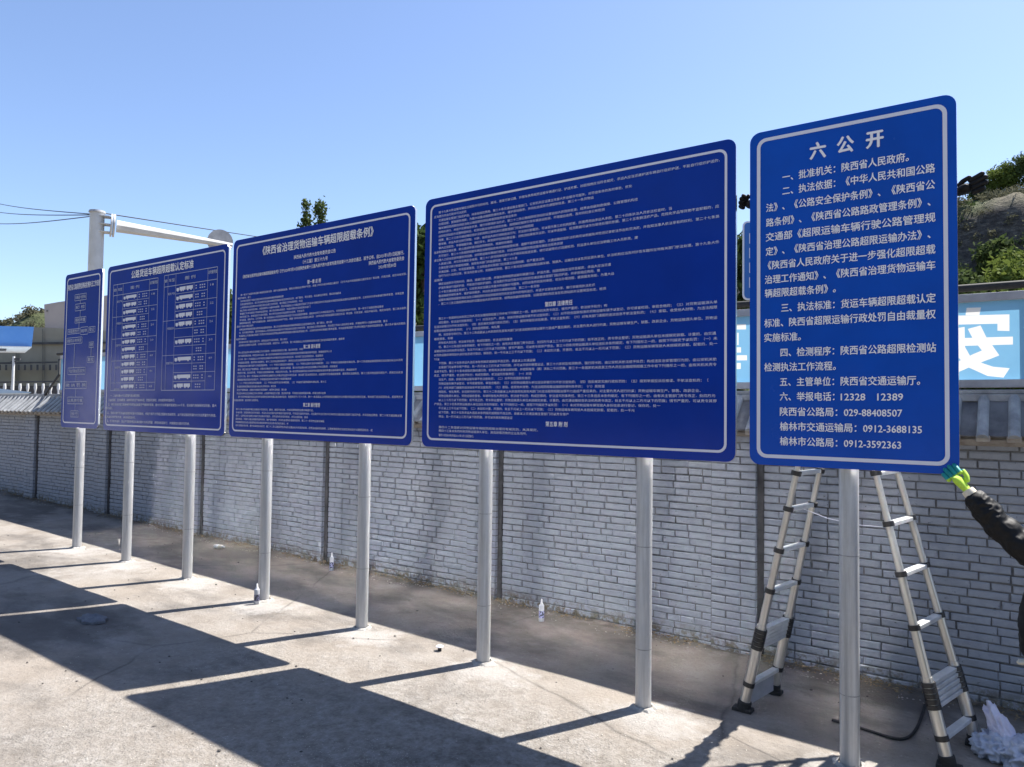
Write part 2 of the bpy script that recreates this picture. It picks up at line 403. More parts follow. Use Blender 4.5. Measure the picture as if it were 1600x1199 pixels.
def back_hill(a, r):
    t = (r-45)/60
    if t <= 0: return -.5
    n = mnoise.fractal(Vector((math.sin(a)*r*.05, math.cos(a)*r*.05, 5)), 1, 2, 4)
    e = math.radians(17+4*math.sin(a*5+1)); edge = min(1, max(0, (a-math.radians(100))/.2), max(0, (math.radians(262)-a)/.12))
    return (-.5 + (math.tan(e)*105)*min(1, t)**.9 + n*2)*max(edge, 0) - (1-edge)*.5
polar_hill('unseen_hillside', math.radians(98), math.radians(264), 120, 43, 150, 50, back_hill, noisy('dark_reflected_hill', (.02, .03, .012), (.06, .07, .03), .4, .95, .6, .4))  # unseen hill added behind the viewer so the boards mirror something dark

# ------------------------------------------------------------------ foliage
def leaf_mesh(name, centres, radii, n, size, seed=0, droop=0):
    r = np.random.default_rng(seed)
    centres = np.array(centres, float); radii = np.array(radii, float)
    if radii.ndim == 1: radii = np.stack([radii]*3, 1)
    wts = (radii.prod(1))**(2/3); wts /= wts.sum()
    k = r.choice(len(centres), n, p=wts)
    d = r.normal(size=(n, 3)); d /= np.linalg.norm(d, axis=1)[:, None]
    rad = r.random(n)**.45
    p = centres[k] + d*radii[k]*rad[:, None]*(1+.18*r.normal(size=n))[:, None]
    a = r.normal(size=(n, 3)); a /= np.linalg.norm(a, axis=1)[:, None]
    b = np.cross(a, r.normal(size=(n, 3))); b /= np.linalg.norm(b, axis=1)[:, None]
    s = size*(.6+.8*r.random(n))[:, None]
    v = np.stack([p-a*s, p+b*s*.55, p+a*s, p-b*s*.55], 1).reshape(-1, 3)
    me = bpy.data.meshes.new(name)
    me.vertices.add(4*n); me.vertices.foreach_set('co', v.ravel())
    me.loops.add(4*n); me.loops.foreach_set('vertex_index', np.arange(4*n, dtype=np.int32))
    me.polygons.add(n); me.polygons.foreach_set('loop_start', np.arange(0, 4*n, 4, dtype=np.int32))
    me.update(calc_edges=True); me.validate(); return me
def tree(name, base, height, crown_r, label, cat, leaf, seed, trunk_h=.35, n=2600, size=.16, group=None, slim=False):
    r = random.Random(seed); base = Vector(base)
    t = empty(name, base, label, cat, group)
    cs = []; rs = []; limbs = []
    top = base + Vector((0, 0, height)); th = height*trunk_h
    ncl = 16 if not slim else 12
    for i in range(ncl):
        f = (i+.5)/ncl; z = th + (height-th)*f
        prof = math.sin(math.pi*min(1, f*.85+.12))**.7
        rr = crown_r*prof*(.35 if slim else .62); a = r.random()*6.28
        c = base + Vector((math.cos(a)*rr*r.uniform(.4, 1.1), math.sin(a)*rr*r.uniform(.4, 1.1), z))
        cs.append(c); q = crown_r*r.uniform(.32, .55)*(.8 if slim else 1)
        rs.append((q, q, q*(1.5 if slim else .8))); limbs.append(c)
    mb = MB(); mb.tube([base-Vector((0, 0, .3)), base+Vector((0, 0, th)), base+Vector((.1, 0, height*.85))], [height*.028, height*.02, height*.006], 8)
    for c in limbs[::2]:
        mb.tube([base+Vector((0, 0, max(th*.8, (c.z-base.z)*.6))), c], [height*.009, height*.003], 5)
    mb.build('trunk', M['bark'], t, True)
    link_mesh('crown', leaf_mesh('crown', cs, rs, n, size, seed), M[leaf], t)
    return t
def hill_pt(px, py_guess, r):
    a, _ = bearing(px, py_guess); return Vector((r*math.sin(a), r*math.cos(a), hill_z(a, r)))
# four rounded trees on the skyline at the right
for i, (px, h, cr, lf, lab) in enumerate([
    (1528, 1.9, 1.1, 'leaf_mid', 'smallest of the rounded trees on the ridge, nearest the blue board edge'),
    (1553, 2.6, 1.45, 'leaf_light', 'pale green rounded tree on the ridge between two neighbours'),
    (1576, 2.9, 1.5, 'leaf_light', 'pale green rounded tree on the ridge just left of the darkest one'),
    (1602, 3.4, 1.8, 'leaf_mid', 'tallest darker green tree on the ridge at the right edge of the picture'),
    (1640, 3.4, 1.8, 'leaf_mid', 'rounded tree on the ridge beyond the right edge of the picture')]):
    tree('ridge_tree', hill_pt(px, 300, R1-2), h, cr, lab, 'tree', lf, 20+i, .1, 2600, .13, 'rounded trees along the ridge')
# lighter bushes part way up the slope
for i, (px, r, h, cr, lf, lab) in enumerate([
    (1556, 80, 3.0, 2.0, 'leaf_mid', 'round bush on the bare slope below the cliff'),
    (1566, 62, 4.6, 3.1, 'leaf_light', 'bright yellow green bushy tree in the middle of the right hand slope'),
    (1598, 68, 5.0, 3.2, 'leaf_light', 'bright bushy tree on the slope at the right edge of the picture'),
    (1540, 53, 4.2, 2.4, 'leaf_mid', 'green bushy tree low on the slope above the blue banner'),
    (1580, 52, 5.2, 2.6, 'leaf_light', 'spring green tree low on the slope just above the banner character'),
    (1512, 60, 4.2, 2.2, 'leaf_mid', 'olive bush on the slope right beside the edge of the bright blue board')]):
    tree('slope_tree', hill_pt(px, 400, r), h, cr, lab, 'tree', lf, 50+i, .15, 3000, .22, 'bushy trees on the right hand slope')
# scrub everywhere else on the slope
def scrub(name, n, a0, a1, r0_, r1_, mat, seed, size, per, rad):
    r = random.Random(seed); cs = []; rs = []
    while len(cs) < n:
        a = r.uniform(a0, a1); q = r.uniform(r0_, r1_); x, y = q*math.sin(a), q*math.cos(a)
        if mnoise.noise(Vector((x*.12, y*.12, seed))) < -.12: continue
        cs.append((x, y, hill_z(a, q)+.3)); s = r.uniform(.5, 1.3)*rad; rs.append((s, s, s*.75))
    o = link_mesh(name, leaf_mesh(name, cs, rs, n*per, size, seed), M[mat]); o['kind'] = 'stuff'
    return o
tag(scrub('scrub', 494, math.radians(-14), math.radians(34), R0+2, 74, 'leaf_dark', 3, .15, 90, 1.3), 'dark green scrub covering the lower right hand slope', 'scrub')
tag(scrub('scrub', 627, math.radians(-14), math.radians(34), R0+2, 86, 'leaf_mid', 4, .13, 80, .9), 'mid green low bushes dotted over the right hand slope', 'scrub')
tag(scrub('dry_brush', 1000, math.radians(-12), math.radians(30), 58, 96, 'leaf_dry', 5, .11, 70, .75), 'dry grey brown brush on the cliff and ledge', 'scrub')
tag(scrub('woodland', 200, math.radians(-72), math.radians(-55), 80, 96, 'leaf_dry', 6, .13, 110, .7), 'wooded crest of the distant hill seen at the far left', 'woodland')
# trees seen through the gaps and above the boards
P1 = at(470, 620, 34); P2 = at(491, 620, 35)
def ztop(px, py, d): return at(px, py, d).z
tree('poplar_tree', (P1.x, P1.y, .2), ztop(470, 328, 34)+.45, .80, 'left one of two slim poplar tops rising above the title board', 'tree', 'leaf_mid', 81, .3, 2400, .085, 'poplars behind the boards', True)
tree('poplar_tree', (P2.x, P2.y, .2), ztop(491, 326, 35)+.1, .85, 'right one of two slim poplar tops rising above the title board', 'tree', 'leaf_mid', 82, .3, 2600, .085, 'poplars behind the boards', True)
for i, (px, py, d, cr, nm, lf, lab) in enumerate([
    (653, 358, 22, 1.5, 'dense_tree', 'leaf_dark', 'dark dense tree seen in the gap left of the widest text board'),
    (362, 470, 30, 1.6, 'dense_tree', 'leaf_mid', 'green tree seen in the gap right of the vehicle table board'),
    (1158, 372, 30, 1.3, 'dense_tree', 'leaf_dark', 'dark tree seen in the gap left of the brightest board')]):
    P = at(px, 640, d); tree(nm, (P.x, P.y, .1), ztop(px, py, d)-.1, cr, lab, 'tree', lf, 90+i, .12, 4200, .15)

# ------------------------------------------------------------------ brick wall
WY = 6.15; WX0, WX1 = -26.0, 3.45; WTOP = 1.80; CH = .0605
PITCH = 2.62; JX = [-1.81 - PITCH*k for k in range(-2, 10)]        # dark joints; a pilaster stands left of each
def in_view(p):
    c = RM.transposed() @ (Vector(p)-CP)
    if c.z > -.1: return False, 0
    x = IW/2 + F*c.x/-c.z; y = IH/2 - F*c.y/-c.z
    return (-10 < x < IW+10 and -10 < y < IH+10), F/-c.z
def brick_variant(Ln, seed):
    r = random.Random(seed); h = CH-.0095; c = .0055; mb = MB(); D = .05
    def j(): return r.uniform(-.0024, .0024)
    vb = [(-Ln/2, D, -h/2), (Ln/2, D, -h/2), (Ln/2, D, h/2), (-Ln/2, D, h/2)]
    vo = [(x*1.0+j(), c, z+j()) for (x, _, z) in vb]
    vi = [(x*(1-2*c/Ln)+j(), 0+j()*.6, z*(1-2*c/h)+j()*.6) for (x, _, z) in vb]
    fs = [(8, 9, 10, 11)] + [(4+i, 4+(i+1) % 4, 8+(i+1) % 4, 8+i) for i in range(4)] + [(i, (i+1) % 4, 4+(i+1) % 4, 4+i) for i in range(4)]
    mb.add(vb+vo+vi, fs); return mb
def build_wall():
    t = empty('brick_wall', (-1.0, WY+.12, 0), 'long grey painted brick wall with tiled coping behind the blue boards', 'wall')
    r = random.Random(5)
    VAR = {'s': [brick_variant(.238, k) for k in range(8)], 'h': [brick_variant(.116, 20+k) for k in range(5)], 'q': [brick_variant(.178, 40+k) for k in range(5)]}
    LEN = {'s': .238, 'h': .116, 'q': .178}
    bricks = []                                                 # (x, y, z, kind, variant)
    ncourse = 34
    for row in range(-1, ncourse):
        # runs between joints
        for jx in JX:
            x0, x1 = jx-PITCH+.025, jx-.025                      # one bay, ends with pilaster
            z = None
            for (a, b, yy) in ((x0, jx-.40, WY), (jx-.395, jx-.025, WY-.055)):
                x = a
                first = True
                seq = 'h' if (row % 2) else 's'
                while x < b-.03:
                    k = seq if first else r.choices('sshq', (4, 4, 4, 2))[0]
                    first = False
                    Ln = LEN[k]; rem = b-x
                    if Ln > rem: Ln = rem
                    if rem-Ln < .06: Ln = rem
                    zc = row*CH + CH/2 + .010*mnoise.noise(Vector((x*.5, row*.25, 0)))
                    if zc < WTOP+.06 and zc > gz(x)-.05:
                        bricks.append((x+Ln/2, yy+r.uniform(-.004, .003), zc, k, r.randrange(len(VAR[k])), Ln/LEN[k], r.uniform(-.012, .012)))
                    x += Ln + r.choice((.007, .010, .013, .004, .009))
    scored = []
    for i, bk in enumerate(bricks):
        ok, s = in_view(bk[:3])
        if bk[2] > 1.72 and bk[0] < -.4: ok = False              # hidden behind the boards
        scored.append((-(s if ok else 0), i))
    scored.sort(); top = set(i for _, i in scored[:300])
    MEC = {k: [v.mesh('brick') for v in vs] for k, vs in VAR.items()}
    for vs in MEC.values():
        for me in vs: me.materials.append(M['brick'])
    rest = MB()
    inv = t.matrix_basis.inverted()
    for i, (x, y, z, k, vi, sx, rz) in enumerate(bricks):
        if i in top:
            o = bpy.data.objects.new('brick', MEC[k][vi]); COL.objects.link(o); o.parent = t; o.matrix_parent_inverse = inv
            o.location = (x, y, z); o.scale = (sx, 1, 1); o.rotation_euler = (0, rz, 0)
        else:
            src = VAR[k][vi]; rest.add([(vx*sx+x, vy+y, vz+z+vx*rz) for (vx, vy, vz) in src.v], src.f)
    o = rest.build('brickwork', M['brick'], t); o['kind'] = 'stuff'
    mb = MB(); mb.bx(WX0, WX1, WY+.0115, WY+.24, -.3, WTOP+.04)
    for jx in JX: mb.bx(jx-.40, jx-.03, WY-.043, WY+.013, -.3, WTOP+.02)
    mb.build('mortar_core', M['mortar'], t)
    for jx in JX:
        mb = MB(); mb.bx(jx-.026, jx+.026, WY-.012, WY+.0145, -.3, WTOP); mb.build('expansion_joint', M['joint'], t)
    # coping: bed, ridge, pans and barrels
    e0 = (5.97, 1.86); e1 = (6.245, 2.125)                       # eave and ridge (y, z)
    sl_ = Vector((0, e1[0]-e0[0], e1[1]-e0[1])); Ls = sl_.length; sd = sl_.normalized(); nrm = Vector((0, -sd.z, sd.y))
    mb = MB()
    prof = [(WY-.02, WTOP-.01), (WY-.10, WTOP+.03), (e0[0]+.035, e0[1]-.022), (e1[0], e1[1]-.03), (e1[0]+.05, e1[1]-.03), (6.56, 1.84), (6.39, WTOP)]
    mb.prism([(WX0, y, z) for y, z in prof], (WX1-WX0, 0, 0)); mb.build('coping_bed', M['cement'], t)
    mb = MB(); mb.bx(WX0, WX1, e1[0]-.04, e1[0]+.09, e1[1]-.022, e1[1]+.03); mb.bx(WX0, WX1, e1[0]-.02, e1[0]+.07, e1[1]+.031, e1[1]+.062)
    mb.build('ridge_course', M['tile'], t, bevel=.006)
    pan = MB(); n = 5; w2 = .082
    vs = []
    for s_ in (0, 1):
        for k in range(n):
            u = -1+2*k/(n-1); p = Vector((u*w2, 0, 0)) + sd*(Ls*s_) + nrm*(.004+.016*u*u)
            vs.append(p); 
    vs += [v - nrm*.014 for v in vs]
    fs = []
    for k in range(n-1):
        fs += [(k, k+1, n+k+1, n+k), (2*n+k, 3*n+k, 3*n+k+1, 2*n+k+1), (k, 2*n+k, 2*n+k+1, k+1), (n+k, n+k+1, 3*n+k+1, 3*n+k)]
    fs += [(0, n, 3*n, 2*n), (n-1, 3*n-1, 4*n-1, 2*n-1)]
    pan.add(vs, fs); pme = pan.mesh('pan_tile'); pme.materials.append(M['tile_dk'])
    bar_ = MB(); vs = []; n = 7
    for s_ in (-.03, Ls-.01):
        for k in range(n):
            a = math.pi*k/(n-1); p = Vector((math.cos(a)*.036, 0, 0)) + sd*s_ + nrm*(.016+.034*math.sin(a)); vs.append(p)
    fs = [(k, k+1, n+k+1, n+k) for k in range(n-1)] + [tuple(range(n)), tuple(range(2*n-1, n-1, -1)), (0, n, 2*n-1, n-1)]
    bar_.add(vs, fs); bme = bar_.mesh('barrel_tile'); bme.materials.append(M['tile'])
    x = WX0+.1; rr = random.Random(9)
    while x < WX1-.1:
        for me, nm, dx in ((pme, 'pan_tile', 0), (bme, 'barrel_tile', .0875)):
            o = bpy.data.objects.new(nm, me); COL.objects.link(o); o.parent = t; o.matrix_parent_inverse = inv
            o.location = (x+dx+rr.uniform(-.003, .003), e0[0]+rr.uniform(-.006, .006), e0[1]+rr.uniform(-.003, .003)); o.rotation_euler = (0, rr.uniform(-.02, .02), rr.uniform(-.02, .02))
        x += .175
    # lumpy mortar nibs under each barrel
    mb = MB(); x = WX0+.1875
    while x < WX1:
        c = Vector((x, e0[0]+.015, e0[1]-.012)); mb.box(c, (.085, .05, .05), Matrix.Rotation(rr.uniform(-.2, .2), 3, 'X')); x += .175
    mb.build('mortar_nibs', M['cement'], t, bevel=.008)['kind'] = 'stuff'
build_wall()

# ------------------------------------------------------------------ text
_tc = bpy.data.curves.new('glyphs', 'FONT'); _to = bpy.data.objects.new('glyphs', _tc); COL.objects.link(_to)
_tc.resolution_u = 1
_cache = {}
def text_geo(s, bold=0.0, res=1):
    key = (s, res)
    if key in _cache: return _cache[key]
    _tc.body = s; _tc.resolution_u = res
    bpy.context.view_layer.update()
    me = bpy.data.meshes.new_from_object(_to.evaluated_get(bpy.context.evaluated_depsgraph_get()))
    vs = np.array([v.co[:] for v in me.vertices]) if len(me.vertices) else np.zeros((0, 3)); fs = [tuple(p.vertices) for p in me.polygons]
    bpy.data.meshes.remove(me); _cache[key] = (vs, fs); return vs, fs
YB = 4.53
def bp(px, py): p = on_y(px, py, YB); return p.x, p.z
def put_line(mb, s, a, b, h, bold=.0, dy=.004, res=1, mirror=False, Y=None, worldpts=False):
    """one printed line from point a to point b (photo bearings on the board plane), glyph height h in metres"""
    (xa, za), (xb, zb) = (a, b) if worldpts else (bp(*a), bp(*b))
    vs, fs = text_geo(s, bold, res)
    if not len(vs): return
    x0, x1 = vs[:, 0].min(), vs[:, 0].max()
    sx = (xb-xa)/(x1-x0); Yv = (Y if Y is not None else YB)-dy
    zc = (za+zb)/2
    ZC = .36; sz = h/.86
    b = bold
    if b <= 0: offs = [(0, 0)]
    elif b < .02: offs = [(-b, -b*.8), (b, b*.8)]                # heavier strokes: thin layers of print laid over each other
    elif b < .045: offs = [(-b, 0), (b, 0), (0, b*.9), (0, -b*.9)]
    else: offs = [(b*math.cos(k*.7854), b*math.sin(k*.7854)) for k in range(8)] + [(b*.5*math.cos(k*1.57), b*.5*math.sin(k*1.57)) for k in range(4)]
    for k, (ox, oz) in enumerate(offs):
        mb.add([((x1-v[0] if mirror else v[0]-x0)*sx+xa+ox*sz, Yv-.00015*k, zc+(v[1]+oz-ZC)*sz) for v in vs], fs)
def text_part(name, mat, parent, *a, **kw):
    m_ = MB(); put_line(m_, *a, **kw)
    return m_.build(name, mat, parent, fix=False) if m_.v else None

# ------------------------------------------------------------------ sign boards
def rrect(x0, x1, z0, z1, r, n=6):
    pts = []
    for cx_, cz_, a0 in ((x1-r, z1-r, 0), (x0+r, z1-r, 90), (x0+r, z0+r, 180), (x1-r, z0+r, 270)):
        for k in range(n+1):
            a = math.radians(a0+90*k/n); pts.append((cx_+r*math.cos(a), cz_+r*math.sin(a)))
    return pts
def make_board(name, label, x0, x1, z0, z1, posts, face, rad=.06, inset=.055, bw=.016):
    posts = [on_y(px_, py_, YB+.092).x for px_, py_ in posts]
    t = empty(name, (posts[0], YB+.085, gz(posts[0])), label, 'sign', 'blue notice boards standing in a row')
    pts = rrect(x0, x1, z0, z1, rad); n = len(pts); mb = MB(); th = .022
    mb.add([(x, YB, z) for x, z in pts], [tuple(range(n))], 0)
    mb.add([(x, YB+th, z) for x, z in pts], [tuple(range(n))[::-1]], 1)
    vs = [(x, YB, z) for x, z in pts]+[(x, YB+th, z) for x, z in pts]
    mb.add(vs, [(i, (i+1) % n, (i+1) % n+n, i+n) for i in range(n)], 1)
    me = mb.mesh('panel', False); bm = bmesh.new(); bm.from_mesh(me)
    bmesh.ops.remove_doubles(bm, verts=bm.verts, dist=1e-5); bmesh.ops.recalc_face_normals(bm, faces=bm.faces); bm.to_mesh(me); bm.free()
    link_mesh('panel', me, [face, M['alu']], t)
    a = rrect(x0+inset, x1-inset, z0+inset, z1-inset, rad*.9); b = rrect(x0+inset+bw, x1-inset-bw, z0+inset+bw, z1-inset-bw, rad*.9-bw*.8)
    mb = MB(); mb.add([(x, YB-.002, z) for x, z in a]+[(x, YB-.002, z) for x, z in b], [(i, (i+1) % n, (i+1) % n+n, i+n) for i in range(n)])
    mb.build('border_line', M['white'], t, fix=False)
    for zr in (z0+.28, (z0+z1)/2, z1-.28):
        mb = MB(); mb.bx(x0+.06, x1-.06, YB+th+.001, YB+th+.015, zr-.03, zr+.03); mb.build('back_rail', M['galv'], t)
    for px_ in posts:
        g = gz(px_); r = .053; yc = YB+.022+.016+r
        mb = MB(); mb.lathe((px_, yc, g-.15), [(r, 0), (r, z1-.12-g+.15), (r*.9, z1-.11-g+.15)], 28)
        p = mb.build('post', M['galv'], t, True)
        for zr in (z0+.28, z1-.28):
            mb = MB(); mb.lathe((px_, yc, zr-.02), [(r+.004, 0), (r+.004, .04)], 24); mb.build('clamp', M['galv'], p, True)
        rr = random.Random(int(px_*100))
        for zr in (g+rr.uniform(.35, .6), g+rr.uniform(1.0, 1.3)):
            mb = MB(); mb.lathe((px_, yc, zr), [(r+.0012, 0), (r+.0012, .006)], 24); mb.build('weld_ring', M['frame_grey_dark'], p, True)
        mb = MB(); k = 22
        ring = [Vector((px_+math.cos(6.283*i/k)*rr.uniform(.075, .12), yc+math.sin(6.283*i/k)*rr.uniform(.07, .11), g-.004)) for i in range(k)]
        inn = [Vector((px_+math.cos(6.283*i/k)*.062, yc+math.sin(6.283*i/k)*.062, g+rr.uniform(.008, .022))) for i in range(k)]
        mid = [(a_+b_)/2+Vector((0, 0, rr.uniform(0, .008))) for a_, b_ in zip(ring, inn)]
        mb.add(ring+mid+inn, [(i, (i+1) % k, (i+1) % k+k, i+k) for i in range(k)]+[(k+i, k+(i+1) % k, 2*k+(i+1) % k, 2*k+i) for i in range(k)])
        mb.build('footing', M['footing'], t)
    return t
Z0, Z1 = 1.695, 3.702
B1 = make_board('notice_board', 'narrowest blue notice board with a flow chart, farthest left on a single post', -10.345, -9.37, Z0+.01, Z1-.01, [(120, 858)], M['blue_deep'])
B2 = make_board('notice_board', 'blue notice board with two tables of small truck pictures and notes below', -9.245, -6.77, Z0, Z1-.015, [(197, 882), (292, 910)], M['blue_deep'])
B3 = make_board('notice_board', 'dark blue notice board with a large bracketed title over three chapters of small text', -6.69, -4.178, Z0, Z1, [(412, 942), (565, 988)], M['blue_deep'])
B4 = make_board('notice_board', 'widest dark blue notice board filled edge to edge with small text and no large title', -4.065, -1.487, Z0, Z1+.018, [(755, 1040), (1005, 1112)], M['blue_deep'])
B5 = make_board('notice_board', 'bright blue notice board with large lines of white text in front of the ladder', -1.40, -.3045, Z0-.005, Z1+.02, [(1328, 1205)], M['blue_new'], .062, .043, .021)

# board 5
for ch, px, py in (('六', 1278, 236), ('公', 1321, 226.5), ('开', 1367, 218)):
    x, z = bp(px, py); text_part('title_character', M['silver'], B5, ch, (x-.043, z), (x+.043, z), .090, .034, .004, 3, worldpts=True)
L5 = [("一、批准机关：陕西省人民政府。", (1223, 275.5), (1420, 248)), ("二、执法依据：《中华人民共和国公路", (1223, 300), (1461, 262)),
 ("法》、《公路安全保护条例》、《陕西省公", (1197.5, 324.5), (1461, 290)), ("路条例》、《陕西省公路路政管理条例》、", (1197.5, 347.5), (1454, 317)),
 ("交通部《超限运输车辆行驶公路管理规", (1197, 370.5), (1461.5, 341)), ("定》、《陕西省治理公路超限运输办法》、", (1197, 393), (1454, 367)),
 ("《陕西省人民政府关于进一步强化超限超载", (1200, 416), (1461.5, 389)), ("治理工作通知》、《陕西省治理货物运输车", (1195.5, 437.5), (1461.5, 415)),
 ("辆超限超载条例》。", (1195.5, 460), (1306, 450)), ("三、执法标准：货运车辆超限超载认定", (1221, 481.5), (1462, 466)),
 ("标准、陕西省超限运输行政处罚自由裁量权", (1194.6, 505), (1462, 492)), ("实施标准。", (1194.6, 528.5), (1251.5, 526)),
 ("四、检测程序：陕西省公路超限检测站", (1220, 551.5), (1462.6, 543)), ("检测执法工作流程。", (1194.6, 574.5), (1306, 572)),
 ("五、主管单位：陕西省交通运输厅。", (1219, 597), (1437.6, 595)), ("陕西省公路局：029-88408507", (1219, 643.5), (1409.7, 645.5)),
 ("榆林市交通运输局：0912-3688135", (1219, 667), (1440.5, 671)), ("榆林市公路局：0912-3592363", (1219, 690), (1408, 695)),
 ("六、举报电话：", (1219, 620), (1304, 620)), ("12328", (1314, 620.3), (1352, 620.3)), ("12389", (1371, 620.3), (1411, 620.3))]
for s, a, b in L5: text_part('text_line', M['silver'], B5, s, a, b, .0475, .017, .004, 2)

LAW = ("第十九条大件运输车辆应当按照许可的时间、路线、速度行驶公路，并随车携带超限运输车辆通行证。护送方案、加固措施应当符合规定，承运人应当派遣护送车辆自行组织护送，不能自行组织护送的，应当委托作出行政许可决定的交通运输主管部门指派护送，并承担相应费用。"
"第二十条交通运输主管部门、公安机关应当建立完善大件运输许可服务，对符合条件的及时审批，优化办理流程，提高服务效能，为重大设备运输提供便利条件，维护现场秩序，并向社会发布交通管制信息。"
"第二十一条货物运输车辆超限超载检测应当在公路超限检测站或者其他符合安全条件的场所进行，并逐步实现信息共享，推行非现场执法方式。"
"第二十二条公路超限检测站的设置由省人民政府批准，经费由省级财政保障。公路管理机构应当在检测站前方设置明显标志，检测设备应当依法检定合格，按照规定程序引导车辆进站检测，不得擅自收费，及时向社会公布检测结果。"
"第二十三条交通运输综合执法机构和公安机关交通管理部门可以对超限超载车辆、承运人依法进行卸载、分装，由承运人自行消除违法行为；无法自行卸载的，可以委托第三方机构卸载，所需费用由承运人承担。"
"第二十四条执法人员依法检查时，当事人应当配合，不得堵塞交通、强行闯卡、故意损坏检测设施设备；对检测结果有异议的，可以申请复核，检测数据可以作为现场处理的依据。"
"第二十五条鲜活农产品、危险化学品等货物不宜卸载的，应当采取措施妥善处置，防止造成环境污染和货物损失，经复检合格后方可放行。"
"第二十六条超限超载车辆应当按照指定地点停放接受处理，逾期不接受处理的，交通运输综合执法机构可以根据有关检测记录依法作出处罚决定，并告知当事人依法享有的权利。"
"第二十七条高速公路入口应当安装称重检测设施，对货物运输车辆进行检测，对违法超限超载货物运输车辆应当拒绝其驶入高速公路，并引导车辆安全驶离。"
"第二十八条任何单位和个人不得采取短途驳载、绕行逃避等方式逃避检测。货运源头单位应当明确工作人员职责，建立健全登记统计制度和档案，接受有关部门的监督检查。"
"第二十九条交通运输、公安、市场监督管理、工业和信息化等部门应当建立信用档案，将严重违法失信行为记入信用记录，依法向社会公布，实施联合惩戒。"
"第三十条对违法超限超载运输车辆、驾驶人、运输企业以及货运源头单位，执法机构应当及时抄告车籍所在地有关部门依法处理。")
PEN = ("第三十一条国家机关及其工作人员在治理超限超载工作中有下列情形之一的，由有关机关责令改正，情节严重的，依法给予处分；构成犯罪的，依法追究刑事责任：（一）对违法生产、改装、拼装货物运输车辆不依法查处的；（二）对不符合国家标准的货物运输车辆予以登记、许可或者检验、审验合格的；（三）对货物运输源头单位违法装载行为不依法查处的；（四）违反规定实施行政处罚的；（五）接到举报投诉后推诿、不依法查处的；（六）对有关部门通报的违法信息不依法查处的；（七）索取、收受他人财物，为违法超限超载运输提供便利条件的；（八）其他滥用职权、徇私舞弊、玩忽职守的行为。"
"第三十二条县级以上人民政府及其有关部门对违法超限超载治理不力造成严重后果的，对主要负责人进行约谈；货物运输车辆生产、销售、改装企业、货物运输源头单位、货物运输经营者、车辆所有权人责任的，依法给予处罚；构成犯罪的，依法追究刑事责任。"
"第三十三条违反本条例规定，有下列情形之一的，由有关主管部门责令改正，处四万元以上二十万元以下的罚款；拒不改正的，责令停业整顿；货物运输源头单位未按规定装载、计重的，由交通运输综合执法机构责令改正，处五千元以上二万元以下的罚款；情节严重的，可以责令其停产停业。"
"第三十四条货物运输源头单位违反本条例规定，有下列情形之一的，按照下列规定予以处罚：（一）未对货物运输车辆驾驶人身份信息进行登记、保存的，处一千元以上三千元以下罚款；（二）未如实计重、开票的，处五千元以上一万元以下罚款；（三）货物运输车辆驾驶人未按规定装载、配载的，处一千元以下罚款。"
"第三十五条承运人违反本条例规定逾期拒不改正的，县级以上交通运输主管部门可以责令停产停业，处一万元以上三万元以下的罚款，并可以吊销车辆营运证。"
"第三十六条扰乱检测秩序、强行闯卡的，由公安机关依法给予处罚；构成违反治安管理行为的，由公安机关依法给予处罚。第三十七条未按指定路线通行的，依照有关法律法规处理，并按照每车（辆）次处二千元罚款。")
def stream(src, seed=0):
    i = 0
    while True:
        yield src[i % len(src)]; i += 1
def rows(mb, data, src, x_at, pitch, h, bold, zfun):
    it = stream(src)
    for (pxl, pyl, pxr, pyr) in data:
        xa, za = bp(pxl, pyl); xb, _ = bp(pxr, pyr)
        n = max(3, int(round((xb-xa)/pitch))); s = ''.join(next(it) for _ in range(n))
        put_line(mb, s, (xa, za), (xb, za), h, bold, worldpts=True)
# board 4 : rows as (crop y, indent, right px, right py)
c3 = lambda y: 200+y/4.282
c5 = lambda y: 440+y/4.282
R4a = [(c3(568), 0, 1125, 243), (c3(598), 1, 729, 330), (c3(622), 0, 988, 288), (c3(645), 0, 928, 308), (c3(672), 0, 808, 333), (c3(700), 0, 997, 309), (c3(725), 0, 945, 322),
 (c3(753), 0, 834, 350), (c3(778), 0, 1050, 325), (c3(805), 0, 1124, 318), (c3(835), 1, 801, 373), (c3(862), 0, 1124, 338), (c3(890), 1, 880, 377), (c3(918), 0, 997, 370),
 (c3(943), 0, 809, 400), (c3(970), 0, 851, 402), (c3(998), 0, 1124, 378), (c3(1027), 1, 692, 438), (c3(1052), 0, 955, 412), (c3(1080), 0, 938, 420), (c3(1105), 0, 960, 428),
 (c3(1130), 0, 843, 447), (c3(1155), 0, 930, 445), (c3(1180), 0, 947, 457)]
R4b = [(c5(250), 0, 949, 478), (c5(278), 0, 1121, 472), (c5(308), 1, 1121, 480), (c5(335), 1, 781, 510), (c5(358), 0, 1121, 497), (c5(388), 1, 708, 528), (c5(412), 0, 801, 530),
 (c5(440), 0, 1119, 521), (c5(467), 1, 1121, 529), (c5(495), 1, 1121, 539), (c5(522), 1, 687, 561), (c5(548), 0, 837, 562), (c5(575), 0, 1120, 561), (c5(602), 1, 1120, 572),
 (c5(630), 1, 831, 583), (c5(655), 0, 829, 590), (c5(682), 0, 1107, 596), (c5(710), 0, 945, 605), (c5(738), 0, 1095, 611), (c5(765), 0, 1118, 620), (c5(792), 0, 1120, 629),
 (c5(818), 1, 1032, 635), (c5(846), 0, 992, 644), (c5(874), 0, 889, 648), (c5(903), 0, 801, 652)]
